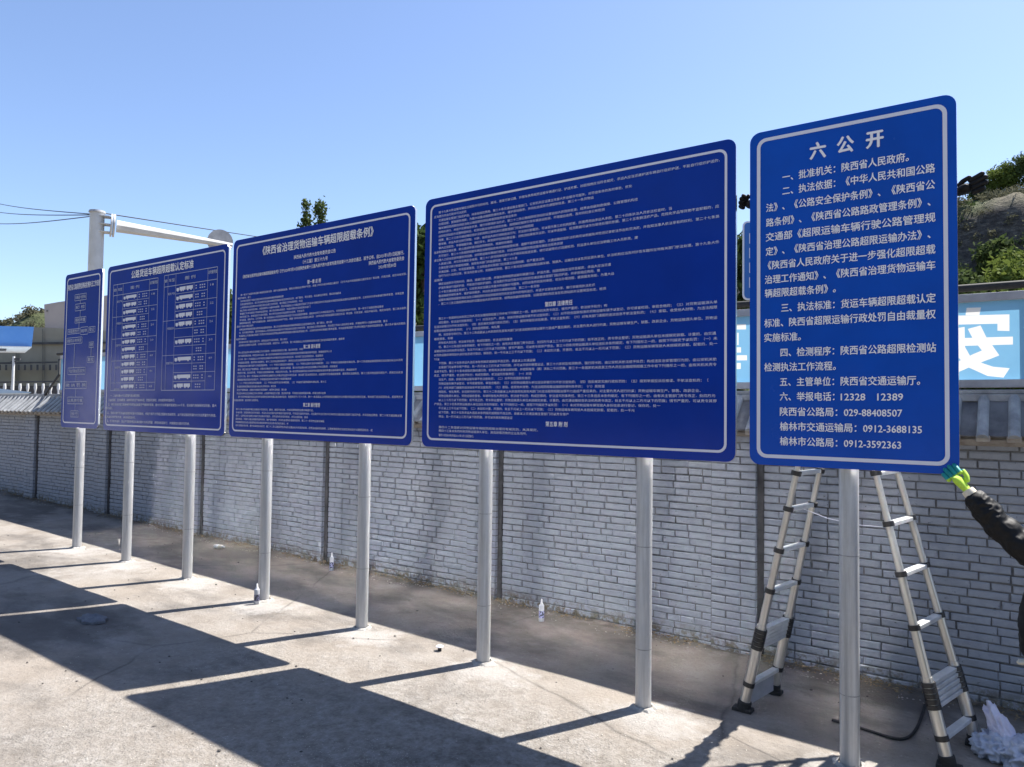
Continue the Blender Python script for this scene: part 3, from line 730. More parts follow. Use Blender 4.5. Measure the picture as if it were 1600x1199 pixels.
def do4(R_, src, mb, y0z, y1z):
    n = len(R_); data = []; it = stream(src)
    for k, (yl, ind, pr, py) in enumerate(R_):
        pxl = 679 if ind else 686
        xa, za = bp(pxl, yl); xb, _ = bp(pr, py)
        zz = y0z + (y1z-y0z)*k/(n-1)
        m_ = max(3, int(round((xb-xa)/.0262))); s = ''.join(next(it) for _ in range(m_))
        text_part('text_line', M['white_dim'], B4, s, (xa, zz), (xb, zz), .0185, .0, worldpts=True)
mb = None
do4(R4a, LAW, mb, bp(686, c3(568))[1], bp(686, c3(1180))[1])
do4(R4b, PEN, mb, bp(686, c5(250))[1], bp(686, c5(903))[1])
x, z = bp(686, c5(972)); it = None
for s, yl, pr, py in (("第四十二条国家对货物运输车辆超限超载治理另有规定的，从其规定。", 972, 841, 673), ("第四十三条本条例所称货物运输源头单位，是指装载货物的企业及场所。", 998, 824, 678), ("第四十四条本条例自2021年1月1日起施行。", 1028, 741, 682)):
    text_part('text_line', M['white_dim'], B4, s, (686, c5(yl)), (pr, py), .0185, .0)
text_part('chapter_heading', M['silver'], B4, "第四章 法律责任", (852, 476.5), (895, 472.5), .034, .018); text_part('chapter_heading', M['silver'], B4, "第五章 附 则", (853, 662.5), (887, 664), .034, .018)

# board 3
c2 = lambda x, y: (340+x/2.856, 300+y/2.856)
text_part('title', M['silver'], B3, "《陕西省治理货物运输车辆超限超载条例》", (411, 393), (584, 361.5), .080, .020, .004, 2)
text_part('subtitle', M['silver'], B3, "陕西省人民代表大会常务委员会公告", (460, 402), (525, 392.5), .034, .012)
text_part('subtitle', M['silver'], B3, "〔十三届〕第三十九号", (474, 409.5), (512.5, 404), .034, .012)
text_part('subtitle', M['silver'], B3, "《陕西省治理货物运输车辆超限超载条例》已于2020年7月30日经陕西省第十三届人民代表大会常务委员会第十九次会议通过，现予公布，自2021年1月1日起施行。", (380, 433), (632, 395), .032, .012)
text_part('subtitle', M['silver'], B3, "陕西省人民代表大会常务委员会", (577, 411.5), (632, 404), .032, .013)
text_part('subtitle', M['silver'], B3, "2020年7月30日", (592, 418), (619, 414), .032, .013)
for s, a, b in (("第一章 总 则", (402, 403), (462, 396)), ("第二章 源头管理", (385, 692), (459, 688)), ("第三章 通行管理", (383, 953), (458, 950))):
    text_part('chapter_heading', M['silver'], B3, s, c2(*a), c2(*b), .036, .016)
GEN = ("第一条为了加强货物运输车辆超限超载治理，保护公路基础设施，保障人民群众生命财产安全，根据《中华人民共和国公路法》《中华人民共和国道路交通安全法》等法律、行政法规，结合本省实际，制定本条例。"
"第二条本条例适用于本省行政区域内货物运输车辆超限超载治理及其监督管理活动。第三条治理货物运输车辆超限超载应当坚持政府主导、部门联动、源头管控、标本兼治的原则。"
"第四条县级以上人民政府应当加强对本行政区域内治理工作的领导，建立健全工作协调机制，将治理工作纳入目标责任考核，所需经费列入本级财政预算。"
"第五条县级以上交通运输主管部门负责本行政区域内货物运输车辆超限超载治理的监督管理工作，公安机关负责车辆通行秩序管理，市场监督管理部门负责车辆生产改装的监督检查。"
"第六条乡镇人民政府、街道办事处应当协助有关部门做好治理工作，发现违法行为及时报告。第七条行业协会应当加强行业自律，引导会员依法经营、诚信守法、公平竞争。"
"第八条县级以上人民政府及其有关部门应当加强宣传教育，鼓励单位和个人举报违法行为，对举报属实的给予奖励。")
SRC = ("第九条货运源头单位应当明确工作人员职责，对装载货物进行计重、登记和开票，不得放行超限超载车辆，并建立统计台账。第十条货物装载现场应当安装符合国家标准的称重设备和视频监控，数据保存不少于六个月。"
"第十一条县级以上人民政府应当确定并公布重点货运源头单位名单，有关部门应当采取驻点、巡查等方式加强监督管理，督促落实治理责任。"
"第十二条货物运输车辆生产、改装企业应当按照国家规定的技术标准生产，不得擅自改变车辆外廓尺寸和载质量参数，（一）不得为无牌证的车辆装载；（二）不得为证照不全的车辆配载；（三）不得放行超限超载车辆出场。"
"第十三条道路运输经营者应当加强对从业人员的培训，建立安全生产管理制度，定期对车辆进行检测维护，接受执法检查。")
for (ys, xs_, src, zy0, zy1) in (
   ((462, 474, 490, 503, 518, 530, 545, 557, 570, 583, 600, 612, 627, 640, 660, 672, 687), (845, 150, 295, 552, 380, 833, 415, 388, 742, 843, 160, 512, 760, 843, 130, 312, 568), GEN, 462, 687),
   ((718, 732, 745, 757, 772, 787, 800, 815, 840, 855, 870, 885, 900, 915, 930), (382, 512, 473, 480, 828, 537, 623, 828, 330, 487, 262, 310, 485, 830, 185), SRC, 718, 930),
   ((970, 983, 997, 1012, 1027, 1042), (430, 825, 405, 478, 318, 695), LAW, 970, 1042)):
    it = stream(src); n = len(ys); zA = bp(*c2(100, zy0))[1]; zB = bp(*c2(85, zy1))[1]
    for k, (y, xr) in enumerate(zip(ys, xs_)):
        f = k/(n-1); out = xr < 200
        xl = (105-(y-455)*.04) - (12 if out else 0)
        zz = zA+(zB-zA)*f; xa = bp(*c2(xl, y))[0]; yr = y-(xr-100)*.10
        xb = bp(*c2(xr, yr))[0]
        m_ = max(3, int(round((xb-xa)/.026))); s = ''.join(next(it) for _ in range(m_))
        text_part('text_line', M['white_dim'], B3, s, (xa, zz), (xb, zz), .0185, .0, worldpts=True)

# board 2: title, two tables, trucks
def flat(mb, x0, x1, z0, z1, dy=.003): mb.add([(x0, YB-dy, z0), (x1, YB-dy, z0), (x1, YB-dy, z1), (x0, YB-dy, z1)], [(0, 1, 2, 3)])
def poly(mb, pts, dy=.004): mb.add([(x, YB-dy, z) for x, z in pts], [tuple(range(len(pts)))])
text_part('title', M['silver'], B2, "公路货运车辆超限超载认定标准", (206, 431), (303, 411.5), .085, .022, .004, 2)
grid = MB(); small = MB()
def truck(x, z, wd, h, kind):
    global trucks
    trucks = MB()
    k = wd/10
    flat(trucks, x, x+k*1.6, z+h*.22, z+h*.82, .004)                       # cab
    if kind == 0: flat(trucks, x+k*1.9, x+wd, z+h*.25, z+h, .004)
    elif kind == 1: flat(trucks, x+k*1.9, x+k*5.6, z+h*.25, z+h, .004); flat(trucks, x+k*6.1, x+wd, z+h*.25, z+h, .004)
    else: flat(trucks, x+k*1.8, x+k*4, z+h*.25, z+h*.45, .004); flat(trucks, x+k*3.6, x+wd, z+h*.4, z+h, .004)
    for wx in ((.9, 3.2, 8.4) if kind == 0 else (.9, 3, 4.2, 7, 9) if kind == 1 else (.9, 2.8, 7.6, 8.9)):
        c = (x+k*wx, z+h*.16); poly(trucks, [(c[0]+k*.45*math.cos(a), c[1]+h*.17*math.sin(a)) for a in np.linspace(0, 5.5, 8)], .0045)
    trucks.build('truck_picture', M['white'], B2, fix=False)
def table(x0, x1, z0, z1, hdr, rows_, cols, merges):
    W_ = x1-x0; cx_ = [x0+c*W_ for c in cols]; g = .006
    for c in [x0, x1]: flat(grid, c-g/2, c+g/2, z0, z1)
    zh = z1-hdr
    for z in (z0, z1, zh): flat(grid, x0, x1, z-g/2, z+g/2, .0032)
    for i, c in enumerate(cx_): flat(grid, c-g*.35, c+g*.35, z0, z1 if i in (0, 1, 3) else zh, .003)
    n = len(rows_); rz = (zh-z0)/n
    for i in range(n):
        zt = zh-rz*i; zc = zt-rz/2
        if i: 
            flat(grid, cx_[1] if i % merges else x0, cx_[3] if i % 2 else x1, zt-g*.35, zt+g*.35, .0034)
        if rows_[i] is not None:
            truck(cx_[1]+.02*W_, zc-rz*.27, (cx_[2]-cx_[1])-.04*W_, min(rz*.52, .062), rows_[i])
        # axle code marks
        a = cx_[2]+.03*W_; b_ = cx_[3]-.03*W_
        for q in (-1, 1):
            for k in range(5):
                if (i*3+k) % 4 != 1: flat(small, a+(b_-a)*k/5, a+(b_-a)*(k+.62)/5, zc+q*.014-.006, zc+q*.014+.006)
        if i % 2 == 0: put_line(small, str(18+i*2 if i < 8 else 43+(i % 3)*3), (cx_[3]+.30*(x1-cx_[3]), zc), (cx_[3]+.68*(x1-cx_[3]), zc), .028, .01, worldpts=True)
        if i % merges == 0: put_line(small, ("载货汽车", "中置轴挂车", "铰接列车", "全挂列车")[(i//merges) % 4], (cx_[0]+.01, zc-rz*.4), (cx_[1]-.012, zc-rz*.4), .026, .01, worldpts=True)
    for s, a, b_, ff in (("轴数", x0+.01, cx_[0]-.01, .5), ("车型", cx_[0]+.02, cx_[1]-.02, .5), ("图 例", cx_[1]+.3*(cx_[3]-cx_[1]), cx_[1]+.62*(cx_[3]-cx_[1]), .5), ("总质量限值", cx_[3]+.008, x1-.008, .35)):
        put_line(small, s, (a, z1-hdr*ff), (b_, z1-hdr*ff), .034, .012, worldpts=True)
tl = bp(178, 446); tr = bp(247.5, 433.5); bl = bp(170, 610.3); br = bp(240.6, 610.6)
table(tl[0], tr[0], bl[1], tl[1], .13, [0, 1, 0, 0, 0, 1, 1, 0, 1, 1, 1, 1, 1], (.09, .23, .56, .82), 3)
tl2 = bp(257.5, 432); tr2 = bp(340.5, 417); br2 = bp(333.3, 609.5)
table(tl2[0], tr2[0], br2[1], tr2[1], .13, [1, 0, 1, 1, 1, None, 1, None, 0, None, 0, 1], (.075, .23, .58, .83), 4)
c4 = lambda x, y: (160+x/8, 540+y/8)
for s, a, b in (("一、二轴货车最大允许总质量不超过规定限值。", (105, 628), (475, 628)), ("二轴组轴距、驱动轴数量、双胎轮胎及空气悬架车型，限值另行规定，其余按照本标准执行。", (75, 683), (912, 685)),
  ("三、牵引车驱动轴为每轴每侧双轮胎且装备空气悬架的车辆，最大允许总质量限值增加1000千克，驱动轴为每轴每侧双轮胎，最大", (75, 738), (1430, 752)), ("限值予以增加。", (40, 780), (132, 785)),
  ("四、除驱动轴外的车轴每轴每侧轮胎为双轮胎时，或者外廓尺寸不超过国家标准规定的，以行驶证核定的最大允许总质量作为限值，", (68, 840), (1425, 880)), ("其余以标准限值为准，从其规定执行。", (35, 890), (418, 903)),
  ("五、低平板半挂车、载运不可解体物品车辆的最大允许总质量，参照本标准执行，并按规定办理许可手续。", (60, 943), (1095, 980))):
    text_part('text_line', M['white_dim'], B2, s, c4(*a), c4(*b), .028, .004)
grid.build('table_grid', M['print_far'], B2, fix=False); small.build('table_print', M['print_far'], B2, fix=False)['kind'] = 'stuff'

# board 1: flow chart
text_part('title', M['white'], B1, "陕西省公路超限检测站检测执法工作流程", (107, 450.5), (157.5, 441.5), .070, .018)
link = MB()
for px, py, w_, h_, s in ((126.5, 464.4, 18, 9, "车辆进入检测站"), (126, 480, 15.6, 10, "初 检"), (126, 500, 17, 8, "精检称重"), (115.6, 518, 19, 7, "未超限放行"), (132, 517, 11, 11, "超限"), (144, 515, 10, 8, "登记"),
  (116.7, 532.5, 24, 9, "调查取证 制作笔录"), (143, 539, 7, 8, "卸载"), (142, 562, 11, 8, "复检"), (120, 580, 27, 10, "下达行政处罚决定书"), (119, 602, 33, 10, "缴 纳 罚 款"), (118, 626, 24, 10, "出具放行单"), (116.7, 647, 12, 9, "放行")):
    xa, _ = bp(px-w_/2, py); xb, _ = bp(px+w_/2, py); _, za = bp(px, py+h_/2); _, zb = bp(px, py-h_/2); g = .005; box = MB()
    flat(box, xa, xb, za-g, za+g*.2); flat(box, xa, xb, zb-g*.2, zb+g); flat(box, xa-g, xa, za, zb, .0032); flat(box, xb, xb+g, za, zb, .0032)
    bo = box.build('flow_chart_box', M['print_far'], B1, fix=False); text_part('text_line', M['print_far'], bo, s, (xa+.015, (za+zb)/2), (xb-.015, (za+zb)/2), .04, .012, worldpts=True)
for a, b in (((126, 469), (126, 475)), ((126, 485), (126, 496)), ((124, 504), (124, 515)), ((119, 607), (119, 621)), ((118, 631), (118, 642.5)), ((117, 537), (118, 575)), ((143, 543), (143, 558)), ((119.5, 585), (119, 597))):
    x, za = bp(*a); _, zb = bp(*b); link = MB(); flat(link, x-.004, x+.004, zb, za, .0036); link.build('flow_chart_line', M['print_far'], B1, fix=False)

# ------------------------------------------------------------------ banner on the wall, seen from its back
BY = 6.30
def banner_mat():
    m = base_mat('light_blue_banner', (.30, .58, .76), .45); v = coords(m)
    col = ramp(m, noise(m, v, 1.5, 4), [(.3, (.19, .44, .66)), (.7, (.25, .52, .72))]); setc(m, col)
    tr = N(m, 'ShaderNodeBsdfTranslucent'); L(m, col, tr.inputs[0]); mx = N(m, 'ShaderNodeMixShader'); mx.inputs[0].default_value = .40
    p = m.node_tree.nodes['Principled BSDF']; L(m, p.outputs[0], mx.inputs[1]); L(m, tr.outputs[0], mx.inputs[2]); L(m, mx.outputs[0], m.node_tree.nodes['Material Output'].inputs[0]); return m
M['banner'] = banner_mat()
def transl_white():
    m = base_mat('white_banner_letter', (.80, .79, .74), .5); tr = N(m, 'ShaderNodeBsdfTranslucent'); tr.inputs[0].default_value = (.8, .79, .74, 1)
    mx = N(m, 'ShaderNodeMixShader'); mx.inputs[0].default_value = .50
    p = m.node_tree.nodes['Principled BSDF']; L(m, p.outputs[0], mx.inputs[1]); L(m, tr.outputs[0], mx.inputs[2]); L(m, mx.outputs[0], m.node_tree.nodes['Material Output'].inputs[0]); return m
M['bletter'] = transl_white()
M['frame_grey'] = noisy('grey_frame_paint', (.30, .31, .34), (.42, .43, .46), 6, .5, .1, .002)
bt = empty('banner_sign', (-1, BY+.02, 2.18), 'long light blue banner on top of the wall with large white mirrored characters', 'banner')
bx0, bx1 = -14.45, 2.6
mb = MB(); mb.bx(bx0, bx1, BY-.022, BY+.035, 2.205, 2.261); mb.build('bottom_rail', M['frame_grey'], bt, bevel=.004)
mb = MB(); mb.bx(bx0, bx1, BY-.022, BY+.035, 2.827, 2.885); mb.build('top_rail', M['frame_grey'], bt, bevel=.004)
mb = MB(); mb.tube([(bx0-.3, BY+.07, 2.93), (bx1, BY+.07, 2.945)], .028, 10); mb.build('top_dark_strip', M['rubber'], bt, True)  # black tube added for the dark strip above the frame
k = bx0+.05
while k < bx1:
    mb = MB(); mb.bx(k-.02, k+.02, BY+.036, BY+.076, 2.0, 2.90); mb.build('support_post', M['frame_grey'], bt); k += 2.4
def front_of(a_bm_obj, cutters, op):
    for c in cutters:
        md = a_bm_obj.modifiers.new('b', 'BOOLEAN'); md.operation = op; md.object = c; md.solver = 'EXACT'; md.use_self = True
    bpy.context.view_layer.update()
    me = bpy.data.meshes.new_from_object(a_bm_obj.evaluated_get(bpy.context.evaluated_depsgraph_get())); a_bm_obj.modifiers.clear()
    bm = bmesh.new(); bm.from_mesh(me); bm.normal_update()
    bmesh.ops.delete(bm, geom=[f for f in bm.faces if f.normal.y > -.5], context='FACES'); bm.to_mesh(me); bm.free(); me.materials.clear(); return me
film = MB(); film.bx(bx0, bx1, BY, BY+.012, 2.262, 2.826); film = film.build('banner_film', None)
cutters = []
def stroke_char(strokes, conv):
    m_ = MB()
    for k, st in enumerate(strokes):
        m_.prism([(on_y(*conv(x, y), BY).x, BY-.02-.002*k, on_y(*conv(x, y), BY).z) for x, y in st], (0, .06, 0))
    cutters.append(m_.build('strokes', None))
cvA = lambda x, y: (1480+x/4.608, 460+y/4.608)
stroke_char([[(140, 98), (243, 95), (232, 149), (132, 151)],
  [(-75, 158), (448, 145), (448, 265), (362, 262), (362, 212), (10, 220), (10, 275), (-75, 278)],
  [(-105, 322), (473, 305), (473, 362), (-105, 378)],
  [(148, 250), (240, 225), (283, 312), (330, 375), (375, 440), (300, 470), (250, 405), (190, 330)],
  [(375, 440), (240, 492), (150, 530), (60, 570), (-60, 600), (-100, 545), (20, 510), (110, 470), (190, 430), (262, 400), (330, 378)],
  [(40, 250), (125, 235), (128, 380), (165, 445), (250, 495), (330, 522), (450, 533), (405, 600), (290, 588), (150, 525), (75, 450), (45, 370)]], cvA)
cvB = lambda x, y: (1120+x/4.283, 460+y/4.283)
stroke_char([[(-110, 205), (195, 200), (195, 235), (-110, 240)], [(20, 165), (62, 165), (62, 560), (20, 560)], [(136, 258), (146, 258), (146, 340), (136, 340)],
  [(-90, 358), (162, 355), (162, 390), (-90, 393)], [(-150, 412), (202, 408), (202, 442), (-150, 446)], [(-90, 464), (160, 460), (160, 500), (-90, 504)]], cvB)
for c_ in cutters: link_mesh('banner_character', front_of(film, [c_], 'INTERSECT'), M['bletter'], bt)
link_mesh('banner_panel', front_of(film, cutters, 'DIFFERENCE'), M['banner'], bt)
for c_ in cutters+[film]: bpy.data.objects.remove(c_)

# ------------------------------------------------------------------ telescopic ladder behind the bright board
def lerp(a, b, f): return Vector(a)*(1-f)+Vector(b)*f
lad = empty('telescopic_ladder', (-1.0, 5.2, 0), 'aluminium telescopic step ladder straddled behind the bright blue board', 'ladder')
APL = {}
def ladder_side(footF, footB, topF, topB, levels, stack, low, foot_kind):
    rails = []
    for foot, top in ((footF, topF), (footB, topB)):
        foot = Vector(foot); top = Vector(top); d = (top-foot); L_ = d.length; u = d/L_
        def P(z): return foot + d*((z-foot.z)/d.z)
        lo, hi = stack; mb = MB()
        mb.tube([foot, P(lo)], .034, 18); mb.tube([P(lo), P(hi+.02)], .031, 18)
        zz = [hi]+levels[::-1]+[top.z]
        for i in range(len(zz)-1):
            mb.tube([P(zz[i]), P(zz[i+1])], .026-.0022*i, 16)
        rails.append(mb.build('rail', M['ladder'], lad, True))
        n = 5; mb = MB()
        for i in range(n):
            a = lo+(hi-lo)*i/n; b = lo+(hi-lo)*(i+.82)/n; mb.tube([P(a), P(b)], .040, 16)
        mb.build('collar_stack', M['black'], lad, True)
        for z in [low]+levels:
            mb = MB(); mb.tube([P(z-.012), P(z+.018)], .038 if z == low else .033, 16); mb.build('collar', M['black'], lad, True)
        mb = MB(); mb.tube([foot-Vector((0, 0, .0)), P(foot.z+.07)], .044, 14); mb.box(foot+Vector((0, 0, .012)), (.13, .08, .024)); 
        mb.build('foot_cap', M['rubber'], lad, True, bevel=.005)
    def PF(z): return Vector(footF)+(Vector(topF)-Vector(footF))*((z-footF[2])/(topF[2]-footF[2]))
    def PB(z): return Vector(footB)+(Vector(topB)-Vector(footB))*((z-footB[2])/(topB[2]-footB[2]))
    for z in levels+[low]:
        mb = MB(); a, b = PF(z), PB(z); dd = (b-a).normalized()*.03; mb.bar(a+dd, b-dd, .048, .026); mb.build('rung', M['rung'], lad, bevel=.004)
    for i in range(5):
        z = stack[0]+(stack[1]-stack[0])*(i+.45)/5; mb = MB(); a, b = PF(z), PB(z); dd = (b-a).normalized()*.038; mb.bar(a+dd, b-dd, .050, .024); mb.build('rung', M['rung'], lad, bevel=.003)
g1 = gz(-1.6)
apF, apB = (-1.035, 5.06, 2.60), (-1.0, 5.33, 2.60)
def topat(f, z0=1.62, x=0, y=0): pass
ladder_side((-1.585, 4.99, g1), (-1.515, 5.43, g1), (-1.045, 5.04, 2.58), (-.985, 5.36, 2.58), [2.12, 1.865, 1.61, 1.375, 1.10, .83], (.44, .58), .20, 0)
ladder_side((-.395, 4.94, gz(-.4)), (-.28, 5.38, gz(-.3)), (-.99, 5.02, 2.58), (-.955, 5.37, 2.58), [2.15, 1.90, 1.64, 1.34, 1.05, .75], (.31, .46), .155, 1)
mb = MB()
for y in (5.03, 5.365): mb.box((-1.0, y, 2.60), (.16, .045, .13))
mb.build('hinge', M['black'], lad, bevel=.01)
# stabiliser plate hanging between the lower left rails
mb = MB(); a = Vector((-1.56, 5.02, .12)); b = Vector((-1.50, 5.38, .12)); mb.bar(a, b, .012, .13); mb.build('warning_plate', M['frame_grey'], lad)
mb = MB(); mb.tube([(-1.27, 5.30, 1.35), (-1.1, 5.2, 1.315), (-.9, 5.12, 1.30), (-.75, 5.06, 1.31)], .0028, 6); mb.build('spreader_strap', M['white'], lad)

# ------------------------------------------------------------------ people
def skin_mesh(nodes, sub=2):
    """nodes: name -> (pos, radius, parent); the first node is the root"""
    names = list(nodes); idx = {n: i for i, n in enumerate(names)}
    me = bpy.data.meshes.new('sk'); me.from_pydata([tuple(nodes[n][0]) for n in names], [(idx[nodes[n][2]], idx[n]) for n in names if nodes[n][2]], [])
    o = bpy.data.objects.new('sk', me); COL.objects.link(o)
    md = o.modifiers.new('s', 'SKIN'); md.use_smooth_shade = True
    sv = me.skin_vertices[0].data
    for i, n in enumerate(names):
        r = nodes[n][1]; sv[i].radius = (r if isinstance(r, tuple) else (r, r)); sv[i].use_root = (i == 0)
    if sub:
        s = o.modifiers.new('u', 'SUBSURF'); s.levels = sub; s.render_levels = sub
    bpy.context.view_layer.update()
    out = bpy.data.meshes.new_from_object(o.evaluated_get(bpy.context.evaluated_depsgraph_get()))
    bpy.data.objects.remove(o); bpy.data.meshes.remove(me)
    out.polygons.foreach_set('use_smooth', [True]*len(out.polygons)); return out
def fold(me, amp, freq, seed=0, axis=None):
    n = len(me.vertices); 
    co = [v.co.copy() for v in me.vertices]; nr = [v.normal.copy() for v in me.vertices]
    for i in range(n):
        p = co[i]; q = p*freq
        if axis is not None:
            t = p.dot(axis); q = Vector((p.x*freq*.35, p.y*freq*.35, p.z*freq*.35)) + axis*t*freq*1.1
        h = 1-abs(mnoise.noise(q+Vector((seed, 0, 0))))*2
        me.vertices[i].co = p + nr[i]*(h-.45)*amp
def hand_nodes(wrist, fwd, palm, side, size=.185, curl=.5, spread=1.0, straight=(), fat=1.0):
    """five fingers of unequal length off a palm; thumb leaves the side near its base. side=+1 puts the thumb on the +cross side"""
    w_ = Vector(wrist); f = Vector(fwd).normalized(); n = Vector(palm); n = (n-f*n.dot(f)).normalized(); s = f.cross(n).normalized()*side
    k = size/.185
    nd = {'w0': (w_-f*.03*k, (.026*k, .019*k), None), 'w': (w_, (.025*k, .018*k), 'w0'), 'p': (w_+f*.045*k, (.036*k*fat, .020*k*fat), 'w'), 'p2': (w_+f*.08*k, (.039*k*fat, .017*k*fat), 'p')}
    palm_nodes = nd; chains = []
    for i, (off, ln) in enumerate(((.030, .072), (.010, .080), (-.011, .075), (-.031, .058))):
        base = w_+f*.068*k + s*off*k
        d = (f + s*off*3.2*spread).normalized(); c = curl*(.35 if i in straight else 1)
        pts = [base]; p = base; ang = .15*c
        for j, q in enumerate((.45, .32, .26)):
            ang += c*(.55, .75, .6)[j]
            dd = (d*math.cos(ang)+n*math.sin(ang)).normalized(); p = p+dd*ln*q*1.15*k; pts.append(p)
        chains.append((pts, [.0105*k*fat, .0102*k*fat, .0095*k*fat, .0082*k*fat]))
    tb = w_+f*.022*k+s*.022*k
    d1 = (f*.8+s*.62+n*.35*curl).normalized(); d2 = (f*1.0+s*.15+n*.7*curl).normalized()
    chains.append(([tb, tb+d1*.034*k, tb+d1*.034*k+d2*.026*k, tb+d1*.034*k+d2*.044*k], [.016*k, .0135*k, .012*k, .010*k]))
    return nd, chains
def build_hand(name, mats, parent, *a, tipdist=None, **kw):
    nd, ch = hand_nodes(*a, **kw)
    palm = skin_mesh(nd, 2); bm = bmesh.new(); bm.from_mesh(palm)
    for pts, rs in ch:
        nodes = {}
        prev = None
        for i, (p, r) in enumerate(zip(pts, rs)): nodes[str(i)] = (p, r, prev); prev = str(i)
        fm = skin_mesh(nodes, 2); bm.from_mesh(fm); bpy.data.meshes.remove(fm)
    me = bpy.data.meshes.new(name); bm.to_mesh(me); bm.free()
    w_ = Vector(a[0]); f = Vector(a[1]).normalized(); n = Vector(a[2])
    if len(mats) > 1:
        for p in me.polygons:
            t = (p.center-w_).dot(f)
            p.material_index = 1 if (t > .085 or (p.normal.dot(n) > .3 and t > .01)) else 0
    o = link_mesh(name, me, mats, parent, True); return o
def ell(mb, c, r, n=12, m_=8):
    vs = []; fs = []
    for i in range(m_+1):
        th = math.pi*i/m_
        for k in range(n):
            a = 6.283*k/n; vs.append((c[0]+r[0]*math.sin(th)*math.cos(a), c[1]+r[1]*math.sin(th)*math.sin(a), c[2]+r[2]*math.cos(th)))
    for i in range(m_):
        for k in range(n): fs.append((i*n+k, i*n+(k+1) % n, (i+1)*n+(k+1) % n, (i+1)*n+k))
    mb.add(vs, fs)
def person(base, face, label, armL, armR, legs, lean=Vector((0, 0, 0)), hands=True, glove=None, hgt=1.70, neckdir=None):
    """face: unit horizontal direction the chest faces. armX: (elbow, wrist) world. legs: [(knee, ankle), ...] world"""
    base = Vector(base); t = empty('person', base, label, 'person')
    f = Vector(face).normalized(); sd = f.cross(Vector((0, 0, 1)))           # right-hand side of the person
    hip = base+Vector((0, 0, .90)); ch = base+Vector((0, 0, 1.28))+lean; nk = base+Vector((0, 0, 1.46))+lean*1.2; hd = base+Vector((0, 0, 1.60))+lean*1.3+f*.02
    shR = base+sd*.185+Vector((0, 0, 1.39))+lean; shL = base-sd*.185+Vector((0, 0, 1.39))+lean
    nodes = {'hip': (hip, (.14, .10), None), 'belly': (hip+Vector((0, 0, .18))+lean*.4, (.135, .10), 'hip'), 'ch': (ch, (.15, .105), 'belly'), 'nk0': (nk-Vector((0, 0, .03)), .06, 'ch'), 'nk': (nk+Vector((0, 0, .03)), .053, 'nk0'),
      'jaw': (hd-Vector((0, 0, .05))+f*.01, (.062, .07), 'nk'), 'hd': (hd+Vector((0, 0, .02)), (.076, .09), 'jaw'), 'crown': (hd+Vector((0, 0, .09))-f*.012, (.060, .07), 'hd')}
    for s, sh, arm in (('R', shR, armR), ('L', shL, armL)):
        nodes['sh'+s] = (sh, .065, 'ch'); nodes['el'+s] = (Vector(arm[0]), .042, 'sh'+s); nodes['wr'+s] = (Vector(arm[1]), .027, 'el'+s)
    for s, k, (kn, an) in (('R', 1, legs[0]), ('L', -1, legs[1])):
        hp = hip+sd*.09*k-Vector((0, 0, .05)); nodes['hp'+s] = (hp, .09, 'hip'); nodes['kn'+s] = (Vector(kn), .058, 'hp'+s); nodes['an'+s] = (Vector(an), .040, 'kn'+s)
        nodes['to'+s] = (Vector(an)+f*.13-Vector((0, 0, .045)), .035, 'an'+s)
    body = skin_mesh(nodes, 2); bo = link_mesh('body', body, M['skin'], t, True)
    mb = MB(); c = hd+f*.092-Vector((0, 0, .005)); ell(mb, c, (.014, .014, .022)); 
    for q in (-1, 1): ell(mb, hd+sd*q*.078, (.014, .022, .032))
    mb.build('nose_and_ears', M['skin'], t, True)
    mb = MB()
    for q in (-1, 1): ell(mb, hd+f*.084+sd*q*.031+Vector((0, 0, .022)), (.011, .011, .008))
    ell(mb, hd+f*.084-Vector((0, 0, .052)), (.018, .018, .004)); mb.build('eyes_and_mouth', M['hair'], t, True)
    mb = MB(); ell(mb, hd+Vector((0, 0, .055))-f*.02, (.092, .092, .085), 20, 12); o = mb.build('hair', M['hair'], t, True); fold(o.data, .006, 30)
    # jacket
    jk = {'j0': (hip+Vector((0, 0, -.03)), (.215, .20), None), 'j1': (hip+Vector((0, 0, .2))+lean*.4, (.20, .185), 'j0'), 'j2': (ch, (.205, .185), 'j1'), 'j3': (nk-Vector((0, 0, .035)), .078, 'j2'), 'j4': (nk+Vector((0, 0, .0)), .068, 'j3')}
    for s, sh, arm in (('R', shR, armR), ('L', shL, armL)):
        e, wr = Vector(arm[0]), Vector(arm[1])
        jk['s'+s] = (sh, .088, 'j2'); jk['m'+s] = ((sh+e)/2, .082, 's'+s); jk['e'+s] = (e, .076, 'm'+s); jk['f'+s] = ((e+wr)/2, .066, 'e'+s); jk['w'+s] = (wr+(e-wr)*.06, .050, 'f'+s)
    jm = skin_mesh(jk, 4 if hgt > 1.69 else 3)
    jo = link_mesh('jacket', jm, M['cloth_black'], t, True); fold(jm, .012, 15, 2, Vector((-.62, 0, .5))); fold(jm, .005, 34, 5)
    tr = {'t0': (hip+Vector((0, 0, .02)), (.155, .12), None)}
    for s, k, (kn, an) in (('R', 1, legs[0]), ('L', -1, legs[1])):
        hp = hip+sd*.09*k-Vector((0, 0, .06)); tr['h'+s] = (hp, .105, 't0'); tr['k'+s] = (Vector(kn), .076, 'h'+s); tr['a'+s] = (Vector(an)+Vector((0, 0, .02)), .062, 'k'+s)
    tm = skin_mesh(tr, 3); fold(tm, .01, 12, 7); link_mesh('trousers', tm, M['trouser'], t, True)
    for kn, an in legs:
        an = Vector(an); sh = skin_mesh({'a': (an-Vector((0, 0, .01)), .052, None), 'b': (an-Vector((0, 0, .05)), .05, 'a'), 'c': (an+f*.10-Vector((0, 0, .055)), .046, 'b'), 'd': (an+f*.17-Vector((0, 0, .06)), .036, 'c')}, 2)
        link_mesh('shoe', sh, M['black'], t, True)
    return t
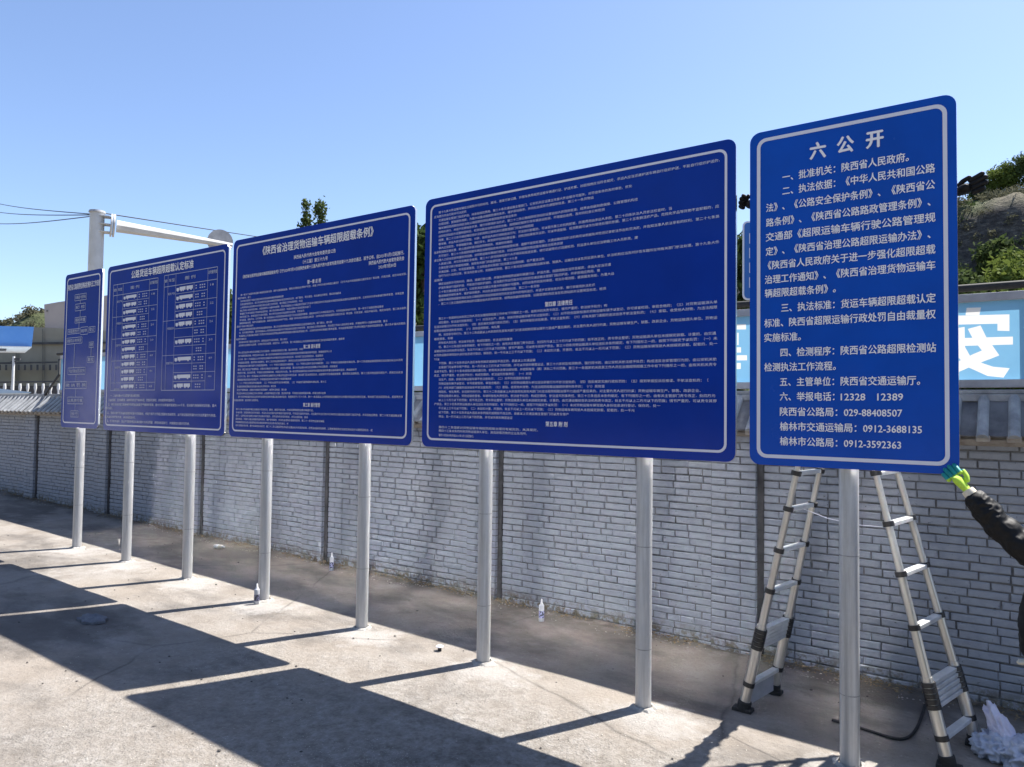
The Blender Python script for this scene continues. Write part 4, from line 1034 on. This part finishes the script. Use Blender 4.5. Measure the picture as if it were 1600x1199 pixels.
# worker on the ladder behind the board: only the gloved hands show past its edges
zf = 1.885
wl_ = on_y(1170, 318, 4.62); wr_ = on_y(1500, 300, 4.62)
pa = person((-.92, 5.16, zf-.0), (0, -1, 0), 'worker on the ladder behind the bright board with black gloved hands at its edges',
  armL=((-.50, 4.93, 3.10), (-.345, 4.68, 3.21)), armR=((-1.27, 4.93, 3.13), (-1.38, 4.68, 3.29)),
  legs=[((-1.10, 5.02, zf+.45), (-1.12, 5.20, zf+.07)), ((-.74, 5.02, zf+.45), (-.76, 5.20, zf+.07))], lean=Vector((0, -.03, 0)), hgt=1.6)
build_hand('glove', [M['cloth_black']], pa, (-.325, 4.66, 3.215), (.93, -.12, .25), (0, -1, .1), -1, size=.20, curl=.22, spread=.9, fat=1.45)
build_hand('glove', [M['cloth_black']], pa, (-1.395, 4.66, 3.30), (-.8, -.15, .35), (0, -1, 0), 1, size=.18, curl=.95, spread=.8, fat=1.5)
# helper at the right edge reaching up to the lower corner
gp = Vector((-.345, 4.475, 1.675)); wr = on_y(1512, 767, 4.47); el_ = on_y(1577, 838, 4.46)
pb = person((.125, 4.60, gz(.13)-.13), (-1, -.05, 0), 'person in black jacket at the right edge reaching a gloved hand to the board corner',
  armR=((.04, 5.0, 1.10), (-.0+.12, 5.02, .86)), armL=(el_, wr),
  legs=[((.05, 4.70, .45), (.16, 4.71, .085)), ((.05, 4.50, .45), (.16, 4.49, .085))], hgt=1.7)
fw = (on_y(1487, 739, 4.49)-wr).normalized()
build_hand('glove', [M['lime'], M['teal']], pb, wr+(fw*.012), fw, (-.35, .75, .3), -1, size=.19, curl=.42, spread=.7, fat=1.25)
mb = MB(); mb.tube([wr-fw*.028, wr-fw*.01, wr+fw*.002], [.033, .032, .030], 18); mb.build('glove_cuff', M['cream'], pb, True)
mb = MB(); c = on_y(1606, 1008, 4.5); build_hand('glove', [M['cream']], pb, c+Vector((.03, .03, -.0)), (-.15, 0, -1), (-1, 0, 0), 1, size=.17, curl=.7)

# ------------------------------------------------------------------ small things on the ground
def bottle(px, py, h, r, label, lean=0.0, lying=None, body=(.62, .63, .66), cap=(.75, .75, .75), prt=(.10, .10, .16)):
    P = on_ground(px, py); P.z = gz(P.x)+.002
    t = empty('sealant_tube', P, label, 'tube', 'sealant tubes left on the ground')
    bm_ = noisy('tube_wall', body, tuple(x*.9 for x in body), 30, .4, .05, .001); nz = noisy('tube_nozzle', cap, cap, 5, .4, 0)
    q = Matrix.Identity(3)
    mb = MB(); mb.lathe((0, 0, 0), [(r*.93, 0), (r, .004), (r, h*.66), (r*.94, h*.68), (r*.55, h*.72)], 20)
    o1 = mb.build('tube_body', bm_, t, True)
    mb = MB(); mb.lathe((0, 0, h*.72), [(r*.50, 0), (r*.46, h*.06), (r*.34, h*.08), (r*.30, h*.20), (r*.16, h*.22)], 14); o2 = mb.build('nozzle', nz, t, True)
    mb = MB(); mb.lathe((0, 0, h*.15), [(r*1.012, 0), (r*1.012, h*.30)], 20); o3 = mb.build('print_band', noisy('tube_print', prt, tuple(min(1, x*5) for x in prt), 60, .4, 0, lo=.48, hi=.52), t, True)
    for o in (o1, o2, o3): o.matrix_parent_inverse = Matrix.Identity(4)
    t.rotation_euler = lying if lying else (lean, 0, random.random()*3)
    if lying: t.location.z += r
    return t
bottle(401, 944, .205, .026, 'dark printed sealant tube standing against a post below the title board', body=(.42, .43, .46), prt=(.03, .03, .05))
bottle(518, 892, .22, .024, 'white sealant tube standing close to the wall beside a pilaster')
bottle(846, 971, .215, .025, 'white sealant tube standing alone in the open near the wall, between two posts')
bottle(335, 857, .20, .026, 'sealant tube lying on its side near the wall', lying=(0, math.radians(88), .15), body=(.60, .55, .46), prt=(.5, .46, .38))
P = on_ground(687, 1017); t = empty('cap', (P.x, P.y, gz(P.x)), 'small white round cap raised on a dark stub near a post', 'cap')
mb = MB(); mb.lathe((P.x, P.y, gz(P.x)+.03), [(.028, 0), (.032, .004), (.028, .009)], 20); mb.build('disc', M['white'], t, True)
mb = MB(); mb.lathe((P.x, P.y, gz(P.x)-.005), [(.016, 0), (.014, .036)], 12); mb.build('stub', M['rubber'], t, True)
# trowelled inspection cover / crumpled sole in the shade
P = on_ground(144, 970); mb = MB(); n = 18
ring = []
for s_, z in ((1, .0), (.98, .02), (.75, .028), (.5, .045), (.2, .03)):
    ring.append([Vector((P.x+math.cos(6.283*i/n)*.16*s_*(1+.12*math.sin(i*2.3)), P.y+math.sin(6.283*i/n)*.10*s_*(1+.15*math.cos(i*1.7)), gz(P.x)+z+.006*math.sin(i*3.1*s_))) for i in range(n)])
mb.add([v for r_ in ring for v in r_], [(j*n+i, j*n+(i+1) % n, (j+1)*n+(i+1) % n, (j+1)*n+i) for j in range(4) for i in range(n)]+[tuple(4*n+i for i in range(n))])
tag(mb.build('cloth', noisy('grey_rag', (.10, .105, .12), (.17, .175, .19), 16, .9, .5, .01), None, True), 'crumpled grey rag lying in the board shadow at the left', 'rag')
# black cable
def cable(name, pts, r, mat, label):
    c = bpy.data.curves.new(name, 'CURVE'); c.dimensions = '3D'; sp = c.splines.new('NURBS'); sp.points.add(len(pts)-1)
    for q, p in zip(sp.points, pts): q.co = (*p, 1)
    sp.use_endpoint_u = True; sp.order_u = 4; c.bevel_depth = r; c.bevel_resolution = 3; sp.resolution_u = 8
    o = bpy.data.objects.new(name, c); COL.objects.link(o); bpy.context.view_layer.update()
    me = bpy.data.meshes.new_from_object(o.evaluated_get(bpy.context.evaluated_depsgraph_get())); bpy.data.objects.remove(o)
    return tag(link_mesh(name, me, M[mat], None, True), label, 'cable' if 'wire' not in name else 'wire')
cp = [on_ground(*p) for p in ((1300, 1128), (1345, 1140), (1385, 1155), (1415, 1161), (1432, 1145), (1442, 1118), (1447, 1095), (1470, 1085))]
cable('cable', [(p.x, p.y, gz(p.x)+.012) for p in cp], .009, 'rubber', 'black cable curling over the ground behind the right hand ladder leg')
# crumpled bag at the lower right
def blob(name, c, rad, amp, freq, seed, mat, parent, squash=1):
    bm = bmesh.new(); bmesh.ops.create_icosphere(bm, subdivisions=5, radius=1)
    for v in bm.verts:
        d = v.co.normalized(); q = d*freq+Vector((seed, seed*2, 0))
        h = (1-abs(mnoise.noise(q))*2)*amp + mnoise.noise(q*2.7)*amp*.5
        p = Vector((d.x*rad[0], d.y*rad[1], d.z*rad[2]))*(1+h)
        p.z = max(p.z, -rad[2]*squash*.6); v.co = Vector(c)+p
    me = bpy.data.meshes.new(name); bm.to_mesh(me); bm.free(); return link_mesh(name, me, mat, parent, True)
M['bag'] = noisy('pale_plastic_sheet', (.38, .42, .52), (.54, .58, .66), 9, .3, .3, .008)
M['bag2'] = noisy('lilac_plastic_film', (.58, .56, .68), (.70, .70, .80), 9, .3, .3, .008)
P = on_ground(1545, 1175); t = empty('plastic_bag', (P.x, P.y, gz(P.x)), 'crumpled pale blue and lilac plastic bag lying beside the ladder foot', 'bag')
blob('bag_body', (P.x+.02, P.y-.02, .035), (.085, .11, .07), .42, 2.3, 3, M['bag'], t)
blob('bag_body', (P.x+.20, P.y-.04, .04), (.13, .15, .07), .44, 2.4, 8, M['bag'], t)
o = blob('bag_neck', (0, 0, 0), (.05, .055, .165), .30, 1.9, 5, M['bag2'], t)
o.data.transform(Matrix.Translation((P.x+.085, P.y+.02, .09)) @ Matrix.Rotation(math.radians(-28), 4, 'Y') @ Matrix.Rotation(math.radians(-12), 4, 'X'))

# pebbles, chips and wall-foot litter
def pebbles(name, n, region, smin, smax, col, seed, dens=None):
    r = random.Random(seed); mb = MB()
    ico = [(0, 0, 1), (.9, 0, .2), (.28, .85, .25), (-.72, .53, .2), (-.7, -.55, .25), (.3, -.85, .2), (0, 0, -.6)]
    fs = [(0, 1, 2), (0, 2, 3), (0, 3, 4), (0, 4, 5), (0, 5, 1), (6, 2, 1), (6, 3, 2), (6, 4, 3), (6, 5, 4), (6, 1, 5)]
    c = 0
    while c < n:
        x = r.uniform(region[0], region[1]); y = r.uniform(region[2], region[3])
        if dens and r.random() > dens(x, y): continue
        s = r.uniform(smin, smax)*r.uniform(.5, 1); a = r.random()*6.28; q = [r.uniform(.7, 1.3) for _ in range(3)]
        ca, sa = math.cos(a), math.sin(a)
        mb.add([(x+s*(vx*q[0]*ca-vy*q[1]*sa), y+s*(vx*q[0]*sa+vy*q[1]*ca), gz(x)+s*(.25+vz*q[2]*.6)) for vx, vy, vz in ico], fs); c += 1
    o = link_mesh(name, mb.mesh(name, False), M[col] if col in M else col); o['kind'] = 'stuff'; return o
M['peb_dark'] = noisy('dark_chips', (.04, .037, .035), (.09, .08, .075), 3, .9, 0)
M['peb_tan'] = noisy('tan_grit', (.28, .245, .20), (.55, .52, .47), 25, .9, 0)
gd = lambda x, y: max(.03, min(1, (x+6)/3.2)*min(1, (4.9-y)/1.4)*(.4+mnoise.noise(Vector((x*1.5, y*1.5, 0)))))
tag(pebbles('grit', 9000, (-6.5, .3, 1.6, 5.3), .002, .0055, 'peb_tan', 1, gd), 'fine tan grit scattered on the broken concrete in front of the boards', 'grit')
tag(pebbles('stone_chips', 170, (-12, .3, 2.2, 5.9), .006, .017, 'peb_dark', 2), 'small dark stone chips scattered across the yard', 'stones')
def litter():
    r = random.Random(4); mb = MB()
    for _ in range(5200):
        x = r.uniform(-16, .6); y = WY-.02-abs(r.gauss(0, .085)); 
        if mnoise.noise(Vector((x*1.7, 0, 2)))+r.random()*.5 < .12: continue
        s = r.uniform(.006, .02); a = r.random()*6.28; tz = r.uniform(-.4, .4); z = gz(x)+.016+r.random()*.015
        ca, sa = math.cos(a), math.sin(a)
        mb.add([(x-ca*s, y-sa*s, z), (x-sa*s*.4, y+ca*s*.4, z+tz*s), (x+ca*s, y+sa*s, z+.3*s), (x+sa*s*.4, y-ca*s*.4, z+.2*s)], [(0, 1, 2, 3)])
    o = link_mesh('leaf_litter', mb.mesh('leaf_litter', False), noisy('dry_leaf', (.13, .085, .045), (.32, .24, .13), 30, .9, 0)); o['kind'] = 'stuff'
    tag(o, 'dry leaves and dirt gathered along the foot of the brick wall', 'litter')
litter()
tag(pebbles('rubble', 2600, (-16, .6, 5.9, 6.12), .004, .014, M['cement'], 6), 'mortar crumbs and dirt along the foot of the wall', 'rubble')

# ------------------------------------------------------------------ gantry, wires and the places beyond
M['cream_paint'] = noisy('cream_steel_paint', (.50, .50, .485), (.60, .60, .585), 3, .45, .05, .002)
gt = at(152, 333, 19); gbase = Vector((gt.x, gt.y, .25))
gn = empty('gantry_pole', gbase, 'tall white steel pole with a long tapered arm above the left boards', 'pole')
mb = MB(); mb.lathe(gbase-Vector((0, 0, .3)), [(.185, 0), (.17, gt.z-gbase.z+.3)], 16); mb.build('column', M['cream_paint'], gn, True)
mb = MB(); mb.lathe((gt.x, gt.y, gt.z), [(.20, 0), (.19, .05), (.05, .08)], 16); mb.build('column_cap', M['frame_grey'], gn, True)
a0 = at(163, 350.5, 19); e1_ = at(363, 384, 20.6)
ad = (e1_-a0).normalized()
mb = MB(); mb.tube([a0+ad*.28, e1_], [.16, .065], 8); mb.build('arm', M['cream_paint'], gn, False)
mb = MB(); mb.tube([a0+ad*.14, a0+ad*.18], .30, 12); mb.tube([a0+ad*.2, a0+ad*.24], .30, 12); mb.build('flange', M['cream_paint'], gn, True)
mb = MB()
for dz in (-.2, 0, .2): mb.bar(Vector((gt.x, gt.y, a0.z+dz)), a0+ad*.15+Vector((0, 0, dz)), .3, .02)
mb.build('bracket', M['cream_paint'], gn)
dc = at(344, 378, 20.7); vdir = (dc-CP).normalized()
mb = MB(); mb.tube([dc, dc+vdir*.03], .34, 28); mb.build('round_sign_back', M['frame_grey'], gn, True)
for (p, d1, q, d2, lab) in (((-60, 302, ), 40, (146, 335), 19, 'topmost thin wire running from the left edge to the white pole'), ((-60, 320), 38, (146, 336), 19, 'middle thin wire running from the left edge to the white pole'),
      ((-60, 344), 36, (144, 338), 19, 'lowest thin wire running from the left edge to the white pole'), ((160, 333), 19, (700, 405), 60, 'thin wire running right from the top of the white pole behind the boards')):
    A = at(*p, d1); B = at(*q, d2); pts = [A.lerp(B, k/8)-Vector((0, 0, .2*math.sin(math.pi*k/8))) for k in range(9)]
    cable('overhead_wire', pts, .014, 'black', lab)

def slab(mb, pts, d, thick, mi=0):
    P_ = [at(x, y, d) for x, y in pts]; c = sum(P_, Vector())/len(P_); v = (c-CP); v.z = 0; v.normalize(); mb.prism(P_, v*thick, mi)
M['beige'] = noisy('beige_render', (.29, .265, .215), (.34, .315, .26), .6, .9, .1, .01)
M['pinkgrey'] = noisy('pink_grey_render', (.32, .295, .30), (.37, .34, .345), .5, .9, .1, .01)
M['dark_metal'] = noisy('dark_metalwork', (.045, .045, .055), (.08, .08, .09), 3, .6, 0)
M['canopy'] = noisy('sky_blue_fascia', (.10, .30, .72), (.14, .36, .78), 1, .4, 0)
M['paint_white'] = noisy('white_render', (.62, .62, .61), (.74, .74, .73), 2, .8, .1, .005)
b = empty('beige_building', at(50, 620, 46), 'large beige building with a railed terrace beyond the wall at the far left', 'building')
mb = MB(); slab(mb, [(-90, 560), (-90, 640), (240, 640), (240, 521), (69, 512), (-20, 509)], 46, 9); mb.build('wall', M['beige'], b)
mb = MB(); slab(mb, [(-90, 540), (-90, 537), (240, 533), (240, 536)], 45.8, .15); mb.build('string_course', M['dark_metal'], b)
for x in (25, 66): mb = MB(); slab(mb, [(x, 620), (x, 514), (x+.6, 514), (x+.6, 620)], 45.8, .15); mb.build('downpipe', M['dark_metal'], b)
mb = MB(); slab(mb, [(-90, 570.5), (-90, 567.5), (90, 565), (90, 567)], 45, .4); mb.build('terrace_rail', M['dark_metal'], b)
for k in range(11):
    x = -10+k*9.8; mb = MB(); slab(mb, [(x-1.7, 578.5), (x-1.7, 570), (x+1.7, 570), (x+1.7, 578.5)], 45, .3); mb.build('terrace_opening', M['dark_metal'], b)
mb = MB(); slab(mb, [(-40, 599), (-40, 597), (92, 595), (92, 597)], 40, .3); mb.build('balustrade_rail', M['dark_metal'], b)
mb = MB(); slab(mb, [(-40, 622), (-40, 603), (92, 603), (92, 622)], 40.6, .3); mb.build('balustrade_dark_gap', M['dark_metal'], b)  # dark sheet put in for the dark of the gaps between balusters
for k in range(9):
    x = -5+k*12; mb = MB(); p = at(x, 612, 39.8)
    top = at(x, 599.5, 39.8); mb.lathe((p.x, p.y, p.z-.6), [(.05, 0), (.08, .3), (.045, .6), (.085, .8), (.06, top.z-p.z+.6)], 8); mb.build('baluster', M['paint_white'], b, True)
tb = empty('tower_block', at(100, 620, 50), 'blank pink grey block rising behind the leftmost board', 'building')
mb = MB(); slab(mb, [(75, 640), (69, 476), (92, 472), (180, 460), (180, 640)], 50, 8); mb.build('wall', M['pinkgrey'], tb)
for x, y in ((73.5, 486), (76, 519), (79, 533)): mb = MB(); slab(mb, [(x-.9, y+1), (x-.9, y-1), (x+.9, y-1), (x+.9, y+1)], 49.9, .2); mb.build('vent', M['dark_metal'], tb)
cn = empty('canopy', at(0, 620, 26), 'bright blue canopy fascia with a pale lower edge at the left edge', 'canopy')
mb = MB(); slab(mb, [(-160, 538), (-160, 505), (53, 511), (49.5, 542)], 26, 3.5); mb.build('fascia', M['canopy'], cn)
mb = MB(); slab(mb, [(-160, 540.5), (-160, 537.6), (49.5, 541.6), (49.5, 543)], 25.9, 3.6); mb.build('soffit_edge', M['paint_white'], cn)
mb = MB(); slab(mb, [(-30, 547), (-30, 541), (10, 541), (10, 547)], 26.6, .8); mb.build('floodlight', M['dark_metal'], cn)
q = at(-60, 540, 27); mb = MB(); mb.tube([(q.x, q.y, 0), q], .15, 12); mb.build('column', M['paint_white'], cn, True)
q = at(21.5, 557, 36); up = empty('utility_pole', (q.x, q.y, 0), 'slender concrete utility pole with a small crossarm in front of the beige building', 'pole')
mb = MB(); mb.tube([(q.x, q.y, 0), q], [.085, .055], 10); mb.build('shaft', M['paint_white'], up, True)
mb = MB(); mb.bar(at(20, 561, 36), at(32, 561.5, 36), .08, .08); mb.bar(at(17, 565, 36), at(26, 565, 36), .06, .06); mb.build('crossarm', M['dark_metal'], up)
rf = MB(); slab(rf, [(-80, 606), (-80, 604), (0, 607.5), (49, 613), (48, 614.5), (-80, 616)], 24, 5); tag(rf.build('shed_roof', noisy('pale_blue_sheet', (.40, .55, .70), (.5, .63, .76), 2, .4, 0)), 'pale blue metal shed roof just above the wall tiles at the far left', 'roof')
# black stay leaning on the coping, at the end of the banner
stay = MB(); a = on_y(70, 618, 6.2); c = on_y(93, 585, 6.3); stay.tube([a, c, on_y(93, 562, 6.34)], .022, 8); tag(stay.build('banner_stay', M['black'], None, True), 'black diagonal stay bracing the left end of the light blue banner', 'stay')
# small blue sign in the gap
sg = at(1190, 408, 14); s_ = empty('road_sign', (sg.x, sg.y, 0), 'small blue road sign with rows of white print glimpsed between two boards', 'sign')
rv = (at(1290, 408, 14)-at(1190, 408, 14)).normalized(); rv.z = 0; rv.normalize(); fv = Vector((rv.y, -rv.x, 0))*1.0
if fv.dot(CP-sg) < 0: fv = -fv
lft = at(1160, 408, 14); wd_, hh = 1.15, 1.5; cz = (at(1160, 345, 14).z+at(1160, 470, 14).z)/2
def sgn(name, x0, x1, z0, z1, r, off, mat, th=.02):
    pts = rrect(x0, x1, z0, z1, r, 4); mb = MB(); mb.prism([Vector((lft.x, lft.y, cz))+rv*x+Vector((0, 0, z))+fv*off for x, z in pts], fv*th); return mb.build(name, mat, s_)
M['sign_blue'] = base_mat('road_sign_blue', (.02, .12, .42), .4)
sgn('panel', 0, wd_, -hh/2, hh/2, .09, 0, M['white']); sgn('face', .03, wd_-.03, -hh/2+.03, hh/2-.03, .07, .021, M['sign_blue'], .004)
for j, z in enumerate((.42, .14, -.14, -.42)):
    sgn('print_bar', .12, .155, z-.10, z+.10, .01, .026, M['white'], .003)
    for k in range(7): sgn('print_bar', .20+k*.12, .28+k*.12, z-.08+.03*((k+j) % 3), z-.02+.03*((k+j) % 3), .008, .026, M['white'], .003)
mb = MB(); q = Vector((lft.x, lft.y, 0))+rv*.6-fv*.06; mb.tube([q, q+Vector((0, 0, cz+hh/2))], .05, 12); mb.build('post', M['galv'], s_, True)
# unseen pale house, added for the bright reflection in the left boards
hs = empty('unseen_pale_house', (-27, -6, 0), 'unseen pale house added behind the viewer for reflection in the left boards', 'house')
mb = MB(); mb.bx(-31, -26, -9, -5, 0, 4.2); mb.build('wall', M['paint_white'], hs)
mb = MB(); mb.bx(-31.2, -25.8, -9.2, -4.8, 4.2, 4.4); mb.build('roof', M['tile'], hs)
for y in (-8.2, -6.4): mb = MB(); mb.bx(-26.0, -25.95, y, y+.9, 1, 2.4); mb.build('window', M['dark_metal'], hs)

bpy.data.objects.remove(_to)
